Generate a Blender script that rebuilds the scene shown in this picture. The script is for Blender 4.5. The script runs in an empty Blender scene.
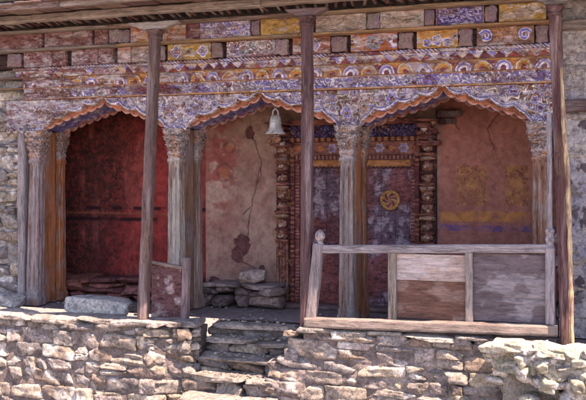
import bpy, math, random
import numpy as np
from mathutils import Vector, Matrix
random.seed(7); RNG = np.random.default_rng(7)
S = bpy.context.scene
COL = S.collection
PI = math.pi
# ------------------------------------------------------------------ camera geometry (metres; facade plane is y = 0, porch floor z = 0)
TH = math.radians(20); F = 900.0; CD = 9.61; CX = CD*math.tan(TH); CZ = 1.67; HY = 173.0
def PX(px, Y):
    t = (px-293)/F; D = CD+Y
    return CX + D*(t*math.cos(TH)-math.sin(TH))/(math.cos(TH)+t*math.sin(TH))
def PZ(px, py, Y):
    x = PX(px, Y); d = -(x-CX)*math.sin(TH)+(CD+Y)*math.cos(TH)
    return CZ-(py-HY)/F*d
def PT(px, py, Y): return (PX(px, Y), Y, PZ(px, py, Y))

# ------------------------------------------------------------------ numpy noise
def _h(ix, iy, iz, s):
    n = (ix*374761393 + iy*668265263 + iz*2147483647 + s*1274126177) & 0xFFFFFFFF
    n = ((n ^ (n >> 13)) * 1274126177) & 0xFFFFFFFF
    n = ((n ^ (n >> 16)) * 2246822519) & 0xFFFFFFFF
    return ((n ^ (n >> 15)) & 0xFFFF)/65535.0
def vn(x, y, z=0.0, s=0):
    x = np.asarray(x, float); y = np.asarray(y, float); z = np.asarray(z, float)+0*x
    x, y, z = np.broadcast_arrays(x, y, z)
    ix = np.floor(x).astype(np.int64); iy = np.floor(y).astype(np.int64); iz = np.floor(z).astype(np.int64)
    fx, fy, fz = x-ix, y-iy, z-iz
    fx, fy, fz = [f*f*(3-2*f) for f in (fx, fy, fz)]
    r = 0
    for a in (0, 1):
        for b in (0, 1):
            for c in (0, 1):
                w = (fx if a else 1-fx)*(fy if b else 1-fy)*(fz if c else 1-fz)
                r = r+w*_h(ix+a, iy+b, iz+c, s)
    return r
def fbm(x, y, z=0.0, s=0, o=4):
    r = 0; a = .5; t = 0
    x = np.asarray(x, float); y = np.asarray(y, float); z = np.asarray(z, float)
    for i in range(o):
        r = r+a*vn(x, y, z, s+i*17); t += a; a *= .5; x = x*2.03; y = y*2.03; z = z*2.03
    return r/t
def ss(a, b, x): 
    t = np.clip((x-a)/(b-a), 0, 1); return t*t*(3-2*t)
def mix(c, d, m):
    c = np.asarray(c, float); d = np.asarray(d, float); m = np.asarray(m)[..., None]
    return c*(1-m)+d*m

# ------------------------------------------------------------------ mesh accumulator
class MB:
    def __init__(s): s.v = []; s.c = []; s.q = []; s.n = []; s.k = 0
    def add(s, V, C, Q=None, N=None):
        V = np.asarray(V, float).reshape(-1, 3); C = np.asarray(C, float)
        if C.ndim == 1: C = np.tile(C, (len(V), 1))
        C = C.reshape(-1, 3)
        if Q is not None and len(Q): s.q.append(np.asarray(Q, np.int64)+s.k)
        if N: s.n += [[i+s.k for i in f] for f in N]
        s.v.append(V); s.c.append(C); s.k += len(V)
        return s
    def grid(s, P, C, closeu=False):
        P = np.asarray(P, float); nv, nu = P.shape[:2]
        C = np.asarray(C, float)
        if C.ndim == 1: C = np.tile(C, (nv, nu, 1))
        idx = np.arange(nv*nu).reshape(nv, nu)
        if closeu:
            b = np.roll(idx, -1, 1); Q = np.stack([idx[:-1], b[:-1], b[1:], idx[1:]], -1).reshape(-1, 4)
        else:
            Q = np.stack([idx[:-1, :-1], idx[:-1, 1:], idx[1:, 1:], idx[1:, :-1]], -1).reshape(-1, 4)
        N = []
        if closeu: N = [list(idx[0][::-1]), list(idx[-1])]
        return s.add(P.reshape(-1, 3), C.reshape(-1, 3), Q, N)
    def build(s, name, mat, parent=None, label=None, smooth=True):
        V = np.concatenate(s.v); C = np.clip(np.concatenate(s.c), 0, 1)
        if parent is not None:
            r = parent
            while r.parent: r = r.parent
            V = V-np.array(r.location)
        Q = np.concatenate(s.q) if s.q else np.zeros((0, 4), np.int64)
        me = bpy.data.meshes.new(name)
        me.vertices.add(len(V)); me.vertices.foreach_set('co', V.ravel())
        li = list(Q.ravel()); tot = [4]*len(Q)
        for f in s.n: li += f; tot.append(len(f))
        tot = np.array(tot, np.int32); st = np.concatenate([[0], np.cumsum(tot)[:-1]]).astype(np.int32)
        me.loops.add(len(li)); me.loops.foreach_set('vertex_index', np.array(li, np.int32))
        me.polygons.add(len(tot)); me.polygons.foreach_set('loop_start', st); me.polygons.foreach_set('loop_total', tot)
        me.polygons.foreach_set('use_smooth', np.full(len(tot), smooth))
        me.update(calc_edges=True); me.validate()
        a = me.color_attributes.new('Col', 'FLOAT_COLOR', 'POINT')
        if len(a.data) == len(C):
            a.data.foreach_set('color', np.concatenate([C, np.ones((len(C), 1))], 1).astype(np.float32).ravel())
        me.materials.append(mat)
        o = bpy.data.objects.new(name, me); COL.objects.link(o)
        if parent is not None: o.parent = parent
        if label: o['label'] = label
        return o
def thing(name, label, cat, loc=(0, 0, 0), group=None):
    o = bpy.data.objects.new(name, None); COL.objects.link(o); o.location = loc
    o.empty_display_size = .1
    return tag(o, label, cat, group)
def tag(o, label, cat, group=None):
    o['label'] = label; o['category'] = cat
    if group: o['group'] = group
    return o

# ------------------------------------------------------------------ shape helpers
def ring(n, k):
    a = (np.arange(n)+.5)/n*2*PI; c, s_ = np.cos(a), np.sin(a)
    r = (np.abs(c)**k+np.abs(s_)**k)**(-1/k)
    return c*r, s_*r
def sweep(pts, wu, wv, up=(0, 0, 1), k=8, n=24, seg=.05, rough=.004, fr=9., seed=0, col=(.3, .3, .3), grain=None, cf=None, mb=None):
    """timber: rounded-rectangle section carried along a polyline; wu half-size along 'side', wv along 'up'"""
    pts = [np.array(p, float) for p in pts]
    wu = wu if hasattr(wu, '__len__') else [wu]*len(pts); wv = wv if hasattr(wv, '__len__') else [wv]*len(pts)
    P = []; U = []; W = []
    for i in range(len(pts)-1):
        L = np.linalg.norm(pts[i+1]-pts[i]); m = max(1, int(round(L/seg)))
        for j in range(m+(i == len(pts)-2)):
            t = j/m; P.append(pts[i]*(1-t)+pts[i+1]*t); U.append(wu[i]*(1-t)+wu[i+1]*t); W.append(wv[i]*(1-t)+wv[i+1]*t)
    P = np.array(P); U = np.array(U); W = np.array(W)
    T = np.gradient(P, axis=0); T /= np.linalg.norm(T, axis=1)[:, None]
    up = np.array(up, float); side = np.cross(T, up); side /= np.linalg.norm(side, axis=1)[:, None]
    upv = np.cross(side, T)
    cu, cv = ring(n, k)
    e = np.ones(len(P)); 
    Q = P[:, None]+side[:, None]*(cu[None, :, None]*U[:, None, None])+upv[:, None]*(cv[None, :, None]*W[:, None, None])
    d = (fbm(Q[..., 0]*fr, Q[..., 1]*fr, Q[..., 2]*fr, seed, 3)-.5)*2*rough
    nrm = side[:, None]*cu[None, :, None]+upv[:, None]*cv[None, :, None]
    Q = Q+nrm*d[..., None]
    C = cf(Q) if cf else woodcol(Q, col, seed)
    # blunt ends
    a, b = Q[0].mean(0), Q[-1].mean(0)
    ea = a+(Q[0]-a)*.9-T[0]*.006; eb = b+(Q[-1]-b)*.9+T[-1]*.006
    Q = np.concatenate([ea[None], Q, eb[None]]); C = np.concatenate([C[:1], C, C[-1:]])
    mb = mb or MB(); mb.grid(Q, C, closeu=True)
    return mb
def woodcol(Q, col, seed):
    n = fbm(Q[..., 0]*3, Q[..., 1]*3, Q[..., 2]*3, seed+5, 3); m = fbm(Q[..., 0]*11, Q[..., 1]*11, Q[..., 2]*11, seed+9, 3)
    c = np.array(col)*.78*(.65+.7*n)[..., None]
    g = np.array((.27, .235, .225))*(.55+.6*m)[..., None]
    return mix(c, g, ss(.5, .72, n*.5+m*.5)*.6)
def box(x0, x1, y0, y1, z0, z1, **kw):
    """long axis picked automatically"""
    d = [x1-x0, y1-y0, z1-z0]; a = d.index(max(d)); m = [(x0+x1)/2, (y0+y1)/2, (z0+z1)/2]
    p, q = list(m), list(m); lo = (x0, y0, z0); hi = (x1, y1, z1); p[a] = lo[a]+.006; q[a] = hi[a]-.006
    kw.setdefault('k', 14)
    if a == 2: return sweep([p, q], d[0]/2, d[1]/2, up=(0, 1, 0), **kw)
    if a == 0: return sweep([p, q], d[1]/2, d[2]/2, up=(0, 0, 1), **kw)
    return sweep([p, q], d[0]/2, d[2]/2, up=(0, 0, 1), **kw)
def relief(x0, x1, z0, z1, Y, hf, cf, res=.005, skirt=.05, Yarr=None, mb=None, low=None):
    """carved and painted board: a height field facing -y, z0 may be a function of x"""
    nx = max(3, int((x1-x0)/res)); nz = max(3, int((z1-(z0 if not callable(z0) else min(z0(np.linspace(x0, x1, 300)))))/res))
    xs = np.linspace(x0, x1, nx); v = np.linspace(0, 1, nz)
    lo = z0(xs) if callable(z0) else np.full(nx, z0)
    X = np.tile(xs, (nz, 1)); Z = lo[None]+(z1-lo)[None]*v[:, None]
    h = hf(X, Z); C = cf(X, Z)
    P = np.stack([X, Y-h, Z], -1)
    B = np.pad(P, ((1, 1), (1, 1), (0, 0)), 'edge'); CC = np.pad(C, ((1, 1), (1, 1), (0, 0)), 'edge')
    B[0, :, 1] = B[-1, :, 1] = Y+skirt; B[:, 0, 1] = B[:, -1, 1] = Y+skirt
    mb = mb or MB(); mb.grid(B, CC); return mb

# ------------------------------------------------------------------ materials
def material(name, rough=.85, scale=(1, 1, 1), nscale=8., amp=.5, bump=.3, bdist=.004, fine=60., metal=0., spec=.25, split=0., sscale=9.):
    m = bpy.data.materials.new(name); m.use_nodes = True; nt = m.node_tree; N = nt.nodes; L = nt.links
    b = N['Principled BSDF']; b.inputs['Roughness'].default_value = rough; b.inputs['Metallic'].default_value = metal
    b.inputs['Specular IOR Level'].default_value = spec
    at = N.new('ShaderNodeAttribute'); at.attribute_name = 'Col'
    tc = N.new('ShaderNodeTexCoord'); mp = N.new('ShaderNodeMapping'); mp.inputs['Scale'].default_value = scale
    L.new(tc.outputs['Object'], mp.inputs['Vector'])
    n1 = N.new('ShaderNodeTexNoise'); n1.inputs['Scale'].default_value = nscale; n1.inputs['Detail'].default_value = 9; n1.inputs['Roughness'].default_value = .65
    n2 = N.new('ShaderNodeTexNoise'); n2.inputs['Scale'].default_value = fine; n2.inputs['Detail'].default_value = 4; n2.inputs['Roughness'].default_value = .7
    L.new(mp.outputs[0], n1.inputs['Vector']); L.new(mp.outputs[0], n2.inputs['Vector'])
    mr = N.new('ShaderNodeMapRange'); mr.inputs['From Min'].default_value = .3; mr.inputs['From Max'].default_value = .7
    mr.inputs['To Min'].default_value = 1-amp; mr.inputs['To Max'].default_value = 1+amp
    L.new(n1.outputs['Fac'], mr.inputs['Value'])
    mr2 = N.new('ShaderNodeMapRange'); mr2.inputs['From Min'].default_value = .35; mr2.inputs['From Max'].default_value = .65
    mr2.inputs['To Min'].default_value = 1-amp*.45; mr2.inputs['To Max'].default_value = 1+amp*.45
    L.new(n2.outputs['Fac'], mr2.inputs['Value'])
    mu = N.new('ShaderNodeMath'); mu.operation = 'MULTIPLY'; L.new(mr.outputs[0], mu.inputs[0]); L.new(mr2.outputs[0], mu.inputs[1])
    vm = N.new('ShaderNodeVectorMath'); vm.operation = 'SCALE'; L.new(at.outputs['Color'], vm.inputs[0]); L.new(mu.outputs[0], vm.inputs['Scale'])
    n3 = N.new('ShaderNodeTexNoise'); n3.inputs['Scale'].default_value = sscale; n3.inputs['Detail'].default_value = 6; n3.inputs['Roughness'].default_value = .55; n3.inputs['Distortion'].default_value = .3
    L.new(mp.outputs[0], n3.inputs['Vector'])
    su = N.new('ShaderNodeMath'); su.operation = 'SUBTRACT'; su.inputs[1].default_value = .5; L.new(n3.outputs['Fac'], su.inputs[0])
    ab = N.new('ShaderNodeMath'); ab.operation = 'ABSOLUTE'; L.new(su.outputs[0], ab.inputs[0])
    mr3 = N.new('ShaderNodeMapRange'); mr3.inputs['From Min'].default_value = .003; mr3.inputs['From Max'].default_value = .016; mr3.inputs['To Min'].default_value = 1-split; mr3.inputs['To Max'].default_value = 1
    L.new(ab.outputs[0], mr3.inputs['Value'])
    vm2 = N.new('ShaderNodeVectorMath'); vm2.operation = 'SCALE'; L.new(vm.outputs[0], vm2.inputs[0]); L.new(mr3.outputs[0], vm2.inputs['Scale'])
    L.new(vm2.outputs[0], b.inputs['Base Color'])
    ad = N.new('ShaderNodeMath'); ad.operation = 'MULTIPLY_ADD'; ad.inputs[1].default_value = .5
    L.new(n2.outputs['Fac'], ad.inputs[0]); L.new(n1.outputs['Fac'], ad.inputs[2])
    ad2 = N.new('ShaderNodeMath'); ad2.operation = 'MULTIPLY_ADD'; ad2.inputs[1].default_value = .8; L.new(mr3.outputs[0], ad2.inputs[0]); L.new(ad.outputs[0], ad2.inputs[2])
    bp = N.new('ShaderNodeBump'); bp.inputs['Strength'].default_value = bump; bp.inputs['Distance'].default_value = bdist*4
    L.new(ad2.outputs[0], bp.inputs['Height']); L.new(bp.outputs[0], b.inputs['Normal'])
    return m
M_WV = material('weathered_wood_upright', scale=(1, 1, .07), nscale=60, fine=240, amp=.45, bump=.9, bdist=.005, split=.4, sscale=12)
M_WH = material('weathered_wood_level', scale=(.07, 1, 1), nscale=60, fine=240, amp=.45, bump=.9, bdist=.005, split=.4, sscale=12)
M_WY = material('weathered_wood_across', scale=(1, .07, 1), nscale=34, fine=150, amp=.4, bump=.7, bdist=.004)
M_PAINT = material('flaking_painted_wood', scale=(.45, 1, 1), nscale=30, fine=150, amp=.5, bump=.9, bdist=.004, split=.45, sscale=9)
M_STONE = material('rough_stone', nscale=22, fine=120, amp=.5, bump=1., bdist=.007, split=.3, sscale=7)
M_MUD = material('mud_mortar', nscale=16, fine=90, amp=.5, bump=1., bdist=.01, split=.2, sscale=9)
M_PLASTER = material('old_plaster', nscale=12, fine=80, amp=.3, bump=.9, bdist=.004, split=.12, sscale=2.2)
M_RED = material('sooty_red_plaster', nscale=9, fine=130, amp=.45, bump=.9, bdist=.004, split=.25, sscale=1.6)
M_BELL = material('bell_bronze', rough=.5, nscale=12, fine=60, amp=.2, bump=.2, metal=.3)

# palette
WHITE = np.array((.62, .58, .60)); LAV = np.array((.20, .18, .42)); BLUE = np.array((.10, .10, .36)); MAROON = np.array((.17, .055, .06))
ORANGE = np.array((.48, .19, .06)); YEL = np.array((.42, .26, .075)); GREEN = np.array((.17, .20, .13)); DK = np.array((.06, .03, .035))
GREY = np.array((.36, .33, .33)); BROWN = np.array((.24, .14, .11)); RED = np.array((.34, .07, .05))

# ------------------------------------------------------------------ ornament painters
def cells(X, Z, sc, seed):
    gx, gz = X/sc, Z/sc; ix, iz = np.floor(gx).astype(np.int64), np.floor(gz).astype(np.int64)
    best = np.full(X.shape, 9.); bx = np.zeros(X.shape); bz = np.zeros(X.shape); bid = np.zeros(X.shape)
    for a in (-1, 0, 1):
        for b in (-1, 0, 1):
            jx, jz = ix+a, iz+b
            cx = jx+.15+.7*_h(jx, jz, 0*jx, seed); cz = jz+.15+.7*_h(jx, jz, 0*jx+1, seed)
            d = np.hypot(gx-cx, gz-cz); m = d < best
            best = np.where(m, d, best); bx = np.where(m, gx-cx, bx); bz = np.where(m, gz-cz, bz); bid = np.where(m, _h(jx, jz, 0*jx+2, seed), bid)
    return best, bx, bz, bid
def scroll(X, Z, sc, seed):
    """curling cloud and leaf carving: -1..1 plus cell id"""
    w = (fbm(X*9, Z*9, 0, seed+3, 2)-.5)*sc*.9+(fbm(X*38, Z*38, 0, seed+4, 2)-.5)*sc*.7; w2 = (fbm(X*12, Z*12, 0, seed+6, 2)-.5)*sc*.9
    r, dx, dz, i = cells(X+w, Z-w+w2, sc, seed)
    th = np.arctan2(dz, dx); sg = np.where(i > .5, 1, -1)
    spir = np.sin(sg*th*1+r*(11+5*i)+i*20)
    ros = np.cos(th*6+i*9)*.6+np.cos(r*16)*.7
    s = np.where(i > .72, ros, spir)
    s = s*(.55+.6*fbm(X*16, Z*16, 0, seed+8, 2))+(fbm(X*60, Z*60, 0, seed+9, 3)-.5)*1.3
    return s, i, r
def wear(X, Z, s=0, f=5.):
    """how far the paint is gone; the left end of the porch is the most weathered"""
    n = fbm(X*f, Z*f*2.2, 0, 90+s, 5)
    left = 1-ss(-3.5, -.6, X)
    return np.clip(ss(.49, .58, n*.6+.4*fbm(X*26, Z*60, 0, 41+s, 4)+left*.11-.005), 0, 1)
def bare(X, Z, s=0):
    n = fbm(X*2.2, Z*14, 0, 60+s, 4); m = fbm(X*9, Z*30, 0, 66+s, 3)
    c = mix(BROWN*.9, GREY*1.1, ss(.42, .56, n)); c = mix(c, (.50, .47, .45), ss(.56, .66, fbm(X*4, Z*26, 0, 69+s, 4))*.8); c = mix(c, MAROON, ss(.5, .6, m)*.65*(1-ss(-2.4, .3, X)*.5)); return c
def rosette(C, X, Z, cx, cz, R, pet=6, c1=LAV, c2=WHITE, c3=ORANGE):
    dx, dz = X-cx, Z-cz; r = np.hypot(dx, dz)/R; th = np.arctan2(dz, dx)
    e = 1+.16*np.cos(pet*th)
    C = mix(C, c2, ss(e+.05, e-.05, r)); C = mix(C, c1, ss(e*.82+.05, e*.82-.05, r))
    C = mix(C, c2, ss(.5, .44, r)*(.4+.6*(np.cos(pet*th) > 0))); C = mix(C, DK, ss(.40, .34, r)); return mix(C, c3, ss(.26, .2, r))
def stroke(C, X, Z, pts, w, col):
    d = np.full(X.shape, 9.)
    for (ax, az), (bx, bz) in zip(pts[:-1], pts[1:]):
        t = np.clip(((X-ax)*(bx-ax)+(Z-az)*(bz-az))/((bx-ax)**2+(bz-az)**2+1e-9), 0, 1)
        d = np.minimum(d, np.hypot(X-ax-t*(bx-ax), Z-az-t*(bz-az)))
    return mix(C, col, ss(w, w*.6, d)), d

# ================================================================== SETTING
def noise_sheet(name, x0, x1, y0, y1, z, res, amp, col, mat):
    xs = np.linspace(x0, x1, int((x1-x0)/res)+1); ys = np.linspace(y0, y1, int((y1-y0)/res)+1); X, Y = np.meshgrid(xs, ys)
    Z = z+(fbm(X*1.3, Y*1.3, 0, 3, 4)-.5)*amp
    C = np.array(col)*(.7+.6*fbm(X*2, Y*2, 0, 8, 4))[..., None]
    o = MB().grid(np.stack([X, Y, Z], -1), C).build(name, mat); o['kind'] = 'structure'; return o
g = noise_sheet('ground', -16, 16, -20, -.2, -1.35, .12, .10, (.30, .25, .21), M_MUD)
xs = np.array([-2500., 2500.]); X, Y = np.meshgrid(xs, xs)
og = MB().grid(np.stack([X, Y, X*0-1.45], -1), (.28, .24, .20)).build('terrain', M_MUD); og['kind'] = 'structure'
fl = noise_sheet('porch_floor', -4.6, 3.6, -.12, 2.0, -.012, .04, .016, (.27, .23, .22), M_MUD)

# ------------------------------------------------------------------ masonry
def stone_template(n=8):
    t = np.linspace(-1, 1, n); A, B = np.meshgrid(t, t); V = []; Q = []; k = 0
    for ax in range(3):
        for sg in (-1, 1):
            P = np.zeros((n, n, 3)); P[..., ax] = sg; P[..., (ax+1) % 3] = A; P[..., (ax+2) % 3] = B
            V.append(P.reshape(-1, 3)); idx = np.arange(n*n).reshape(n, n)+k
            q = np.stack([idx[:-1, :-1], idx[:-1, 1:], idx[1:, 1:], idx[1:, :-1]], -1).reshape(-1, 4)
            Q.append(q if sg > 0 else q[:, ::-1]); k += n*n
    V = np.concatenate(V); Q = np.concatenate(Q)
    key = np.round(V*1000).astype(np.int64); _, first, inv = np.unique(key, axis=0, return_index=True, return_inverse=True)
    return V[first], inv.ravel()[Q]
SV, SQ = stone_template(11)
SVH, SQH = stone_template(16)
STONECOLS = [(.33, .28, .27), (.40, .33, .30), (.28, .25, .26), (.45, .37, .31), (.24, .20, .21), (.36, .30, .30), (.42, .37, .36), (.30, .23, .20)]
def stone(mb, c, h, R=None, kk=5., seed=None, col=None, rough=.13, white=0., hi=False):
    """one irregular stone; h half sizes; R 3x3 rotation"""
    V, Q = (SVH, SQH) if hi else (SV, SQ)
    seed = random.randrange(9999) if seed is None else seed
    r = (np.abs(V)**kk).sum(1)**(-1/kk); P = V*r[:, None]*np.abs(V).max(1)[:, None]
    m = min(h); o = seed*1.37
    n = np.stack([fbm(P[:, 0]*1.1+o, P[:, 1]*1.1, P[:, 2]*1.1, i*5, 3)-.5 for i in range(3)], 1)
    lim = 0
    # a few chopped planes give a quarried look
    rr = np.random.default_rng(seed)
    for _ in range(8):
        d = rr.normal(size=3)*(1, 1.3, 1); d /= np.linalg.norm(d); o_ = rr.uniform(.80, 1.12)
        ex = P@d-o_; P = P-d[None]*np.maximum(ex, 0)[:, None]*.9
    P = P*np.array(h)+n*np.minimum(np.array(h)*.9, m*1.6)[None]*rough*5
    if R is not None: P = P@R.T
    P = P+np.array(c)
    if min(h) > .03:
        dn = P-np.array(c); dn /= np.linalg.norm(dn, axis=1)[:, None]+1e-9
        P = P+dn*((fbm(P[:, 0]*16, P[:, 1]*16, P[:, 2]*22, 61, 3)-.5)*.030+(np.abs(fbm(P[:, 0]*34, P[:, 1]*34, P[:, 2]*50, 63, 2)-.5))*-.022)[:, None]
    b = np.array(col if col is not None else random.choice(STONECOLS))*rr.uniform(.75, 1.15)
    f = fbm(P[:, 0]*14, P[:, 1]*14, P[:, 2]*14, 5, 4)
    b = b*np.array((1., 1.03, .93)); C = b[None]*(.72+.55*f)[:, None]
    w = ss(.52, .60, fbm(P[:, 0]*7, P[:, 1]*7, P[:, 2]*9, 77, 4)+white-.12) if white > 0 else 0*f
    C = mix(C, (.62, .58, .52), w)
    C = mix(C, (.12, .10, .10), ss(.60, .7, fbm(P[:, 0]*9, P[:, 1]*9, P[:, 2]*9, 31, 4))*.6)
    mb.add(P, C, Q)
def rotz(a, tx=0, ty=0):
    return np.array((Matrix.Rotation(a, 3, 'Z') @ Matrix.Rotation(tx, 3, 'X') @ Matrix.Rotation(ty, 3, 'Y')))
def masonry(mb, p0, p1, ztop, zbot, depth=.16, white=lambda x, z: 0., hmin=.08, hmax=.19, wmin=.12, wmax=.42, batter=0., tint=1., endcut=None):
    """courses of rubble along the line p0-p1 (x,y); ztop may be a function of distance"""
    p0 = np.array(p0, float); p1 = np.array(p1, float); L = np.linalg.norm(p1-p0); d = (p1-p0)/L; nrm = np.array((d[1], -d[0])); ang = math.atan2(d[1], d[0])
    zt = ztop if callable(ztop) else (lambda s: ztop)
    z = zbot
    zmax = max(zt(s) for s in np.linspace(0, L, 9))
    while z < zmax-.03:
        hh = random.uniform(hmin, hmax)
        if zmax-z-hh < .06: hh = zmax-z
        s = -random.uniform(0, .1)
        while s < L:
            w = min(random.uniform(wmin, wmax)*(1.25 if hh > .15 else 1), L-s+.05)
            if w < .07: break
            sub = [(z, hh)]
            if hh > .12 and random.random() < .35: a = random.uniform(.35, .65); sub = [(z, hh*a), (z+hh*a, hh*(1-a))]
            for (zz, h2) in sub:
                zc = zz+h2/2+random.uniform(-.012, .012); sc = s+w/2
                if zz+h2 > zt(sc)+.04: 
                    if zz+.04 > zt(sc): continue
                    h2 = max(.05, zt(sc)-zz); zc = zz+h2/2
                if endcut and sc < endcut(zc): continue
                q = p0+d*sc; out = random.uniform(-.02, .025)-batter*(zc-zbot)
                q = q+nrm*(out-depth/2)
                cc = np.array(random.choice(STONECOLS))*tint
                stone(mb, (q[0], q[1], zc), (w/2*1.0, depth/2, h2/2*1.0), rotz(ang+random.uniform(-.06, .06), random.uniform(-.08, .08), random.uniform(-.07, .07)),
                      kk=random.uniform(8, 18), col=cc, white=white(q[0], zc), rough=random.uniform(.05, .11))
            s += w*1.0
        z += hh
def mudface(p0, p1, z0, z1, out, col, mb, amp=.05, seed=0):
    """mud pointing smeared nearly flush with the stone faces"""
    p0 = np.array(p0, float); p1 = np.array(p1, float); L = np.linalg.norm(p1-p0); d = (p1-p0)/L; nr = np.array((d[1], -d[0]))
    s_ = np.linspace(0, L, max(3, int(L/.011))); z_ = np.linspace(z0, z1, int((z1-z0)/.011)); A, Zz = np.meshgrid(s_, z_); X = p0[0]+d[0]*A; Y = p0[1]+d[1]*A
    o = out+amp*(fbm(X*5, Y*5, Zz*7, 400+seed, 4)-.5)*1.5+.012*(fbm(X*40, Y*40, Zz*40, 402+seed, 3)-.5)
    P = np.stack([X+nr[0]*o, Y+nr[1]*o, Zz], -1); C = np.array(col)*(.6+.8*fbm(X*7, Y*7, Zz*7, 21, 4))[..., None]; C = mix(C, (.46, .42, .37), ss(.56, .66, fbm(X*3, Y*3, Zz*5, 29, 5))*.6)
    P = np.concatenate([P, P[-1:]+np.array((-nr[0]*.15, -nr[1]*.15, 0))]); C = np.concatenate([C, C[-1:]]); mb.grid(P, C); return mb
def mudwall(x0, x1, y0, y1, z0, z1, col=(.20, .165, .15), rough=.03, mb=None):
    return box(x0, x1, y0, y1, z0, z1, col=col, rough=rough, fr=7, seg=.06, n=48, k=20, cf=lambda Q: np.array(col)*(.6+.8*fbm(Q[..., 0]*6, Q[..., 1]*6, Q[..., 2]*6, 21, 4))[..., None], mb=mb)

# left terrace: front y=-.8, left end far outside the frame, turns the corner towards the steps
YT = -.80
xe = PX(150, YT); xr = PX(196, -.60); YK = -.60; xk = PX(199, -.12)
tw = thing('terrace_wall', 'long rubble stone terrace wall left of the steps, under the two left arches', 'stone wall', (-3, YT, -1.3))
white_l = lambda x, z: .10 if (z < -.35 and x < -1.9) else .03
mb = MB(); masonry(mb, (-6.2, YT), (xe, YT), lambda s: -.06, -1.4, white=white_l)
masonry(mb, (xe-.02, YT), (xr, YK), -.05, -1.4, white=lambda x, z: .0, wmin=.12, wmax=.34, hmin=.1, tint=.85); masonry(mb, (xr-.02, YK), (xk, -.12), -.05, -1.4, wmin=.10, wmax=.32, tint=.9)  # return faces by the steps tinted darker, their shade put into the stone colour
mb.build('masonry', M_STONE, tw)
mb = mudwall(-6.2, xe-.05, YT+.035, -.12, -1.4, -.075)
mudwall(xe-.1, xr-.06, YK+.02, -.12, -1.4, -.075, mb=mb); mudface((-4.6, YT), (xe, YT), -1.4, -.05, -.044, (.21, .175, .155), mb, seed=1); mudface((xe, YT), (xr, YK), -1.4, -.05, -.04, (.20, .165, .155), mb, seed=2); mudface((xr, YK), (xk, -.12), -1.4, -.05, -.04, (.20, .165, .155), mb, seed=3)
mb.build('mortar', M_MUD, tw)
x = -6.2
def cap(x0, x1, y, dep, ztop, th, col, nm='coping_stone', parent=tw, rz=0, ty=0., hi=True):
    m = MB(); stone(m, ((x0+x1)/2, y+dep/2, ztop-th/2), ((x1-x0)/2, dep/2, th/2), rotz(rz, 0, ty), kk=9, col=col, rough=.05, hi=hi)
    return m.build(nm, M_STONE, parent)
while x < xe-.12:
    w = random.uniform(.34, .75); x1 = min(x+w, xe+.02)
    cap(x, x1, YT-.05+random.uniform(-.02, .02), random.uniform(.38, .5), .03+random.uniform(-.015, .015), random.uniform(.07, .095), np.array(random.choice([(.42, .36, .34), (.36, .32, .32), (.46, .40, .37)])))
    x = x1-.005
for i in range(3):
    t = (i+.4)/3; cx_ = xe*(1-t)+xr*t-.02; cy_ = YT*(1-t)+YK*t+.15
    m = MB(); stone(m, (cx_, cy_, -.008), (.13, .20, .038), rotz(.3+random.uniform(-.2, .2)), kk=7, col=(.36, .31, .31), rough=.05, hi=True); m.build('coping_stone', M_STONE, tw)

# right terrace
xl = PX(300, YT); xbl = PX(266, YT)
rw = thing('terrace_wall', 'rubble stone terrace wall right of the steps, beneath the wooden railing', 'stone wall', (1.5, YT, -1.3))
mb = MB()
masonry(mb, (xbl-.1, YT), (6.2, YT), lambda s: .045 if s < 4.5 else .0, -1.4, white=lambda x, z: .05 if x < 1.6 else .0, batter=.0,
        endcut=lambda z: .1+(xl-xbl)*(z+.75)/.78 if z > -.75 else 0, wmin=.14, wmax=.52, hmin=.09, hmax=.2)
# return face beside the steps (battered)
masonry(mb, (xbl-.02, YT+.75), (xbl+.0, YT+.02), -.30, -1.4, tint=.85, wmax=.3)
masonry(mb, (xbl+.2, YT+.75), (xbl+.2, YT+.05), .02, -.35, tint=.85, wmax=.3)
mb.build('masonry', M_STONE, rw)
mb = mudwall(xl+.06, 6.2, YT+.055, -.10, -1.4, .0); mudwall(xbl+.1, xl+.3, YT+.07, -.10, -1.4, -.35, mb=mb); mudface((xl+.03, YT), (4.5, YT), -1.4, .0, -.037, (.22, .185, .17), mb, seed=5); mudface((xbl+.05, YT), (xl+.05, YT), -1.4, -.38, -.03, (.30, .25, .235), mb, seed=5)
mb.build('mortar', M_MUD, rw)
x = xl-.05
while x < 2.9:
    w = random.uniform(.3, .6); cap(x, x+w, YT-.04+random.uniform(-.02, .02), .4, .078+random.uniform(-.012, .008), .07, np.array((.36, .32, .31))*random.uniform(.85, 1.2), parent=rw); x += w-.005

# bulging whitewashed buttress stones standing out at the right, catching the sun
bu = thing('stone_buttress', 'bulging sunlit pile of whitewashed rubble at the lower right corner', 'stone buttress', (2.7, -1.2, -1.3))
mb = MB()
BX0 = PX(488, -1.25)
for i in range(340):
    x = random.uniform(BX0, 4.3); z = random.uniform(-1.35, .08); e = ss(BX0, BX0+.55, x)
    zmx = .0+.05*e; 
    if z > zmx: z = zmx-random.uniform(0, .04)
    y = -1.0-.42*float(e)-.12*(z < -.5)-max(0, -z)*.10+.05*math.sin(x*7)+random.uniform(-.04, .04)
    if x < BX0+.75 and z < -.28-.1*math.sin(x*9) and random.random() < .85: continue
    h = (random.uniform(.05, .15), random.uniform(.10, .18), random.uniform(.032, .075))
    stone(mb, (x, y+.1, z+.03), h, rotz(random.uniform(-.4, .4), random.uniform(-.2, .2), random.uniform(-.2, .2)), kk=7, col=(.46, .42, .34), white=.16, rough=.13)
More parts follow.
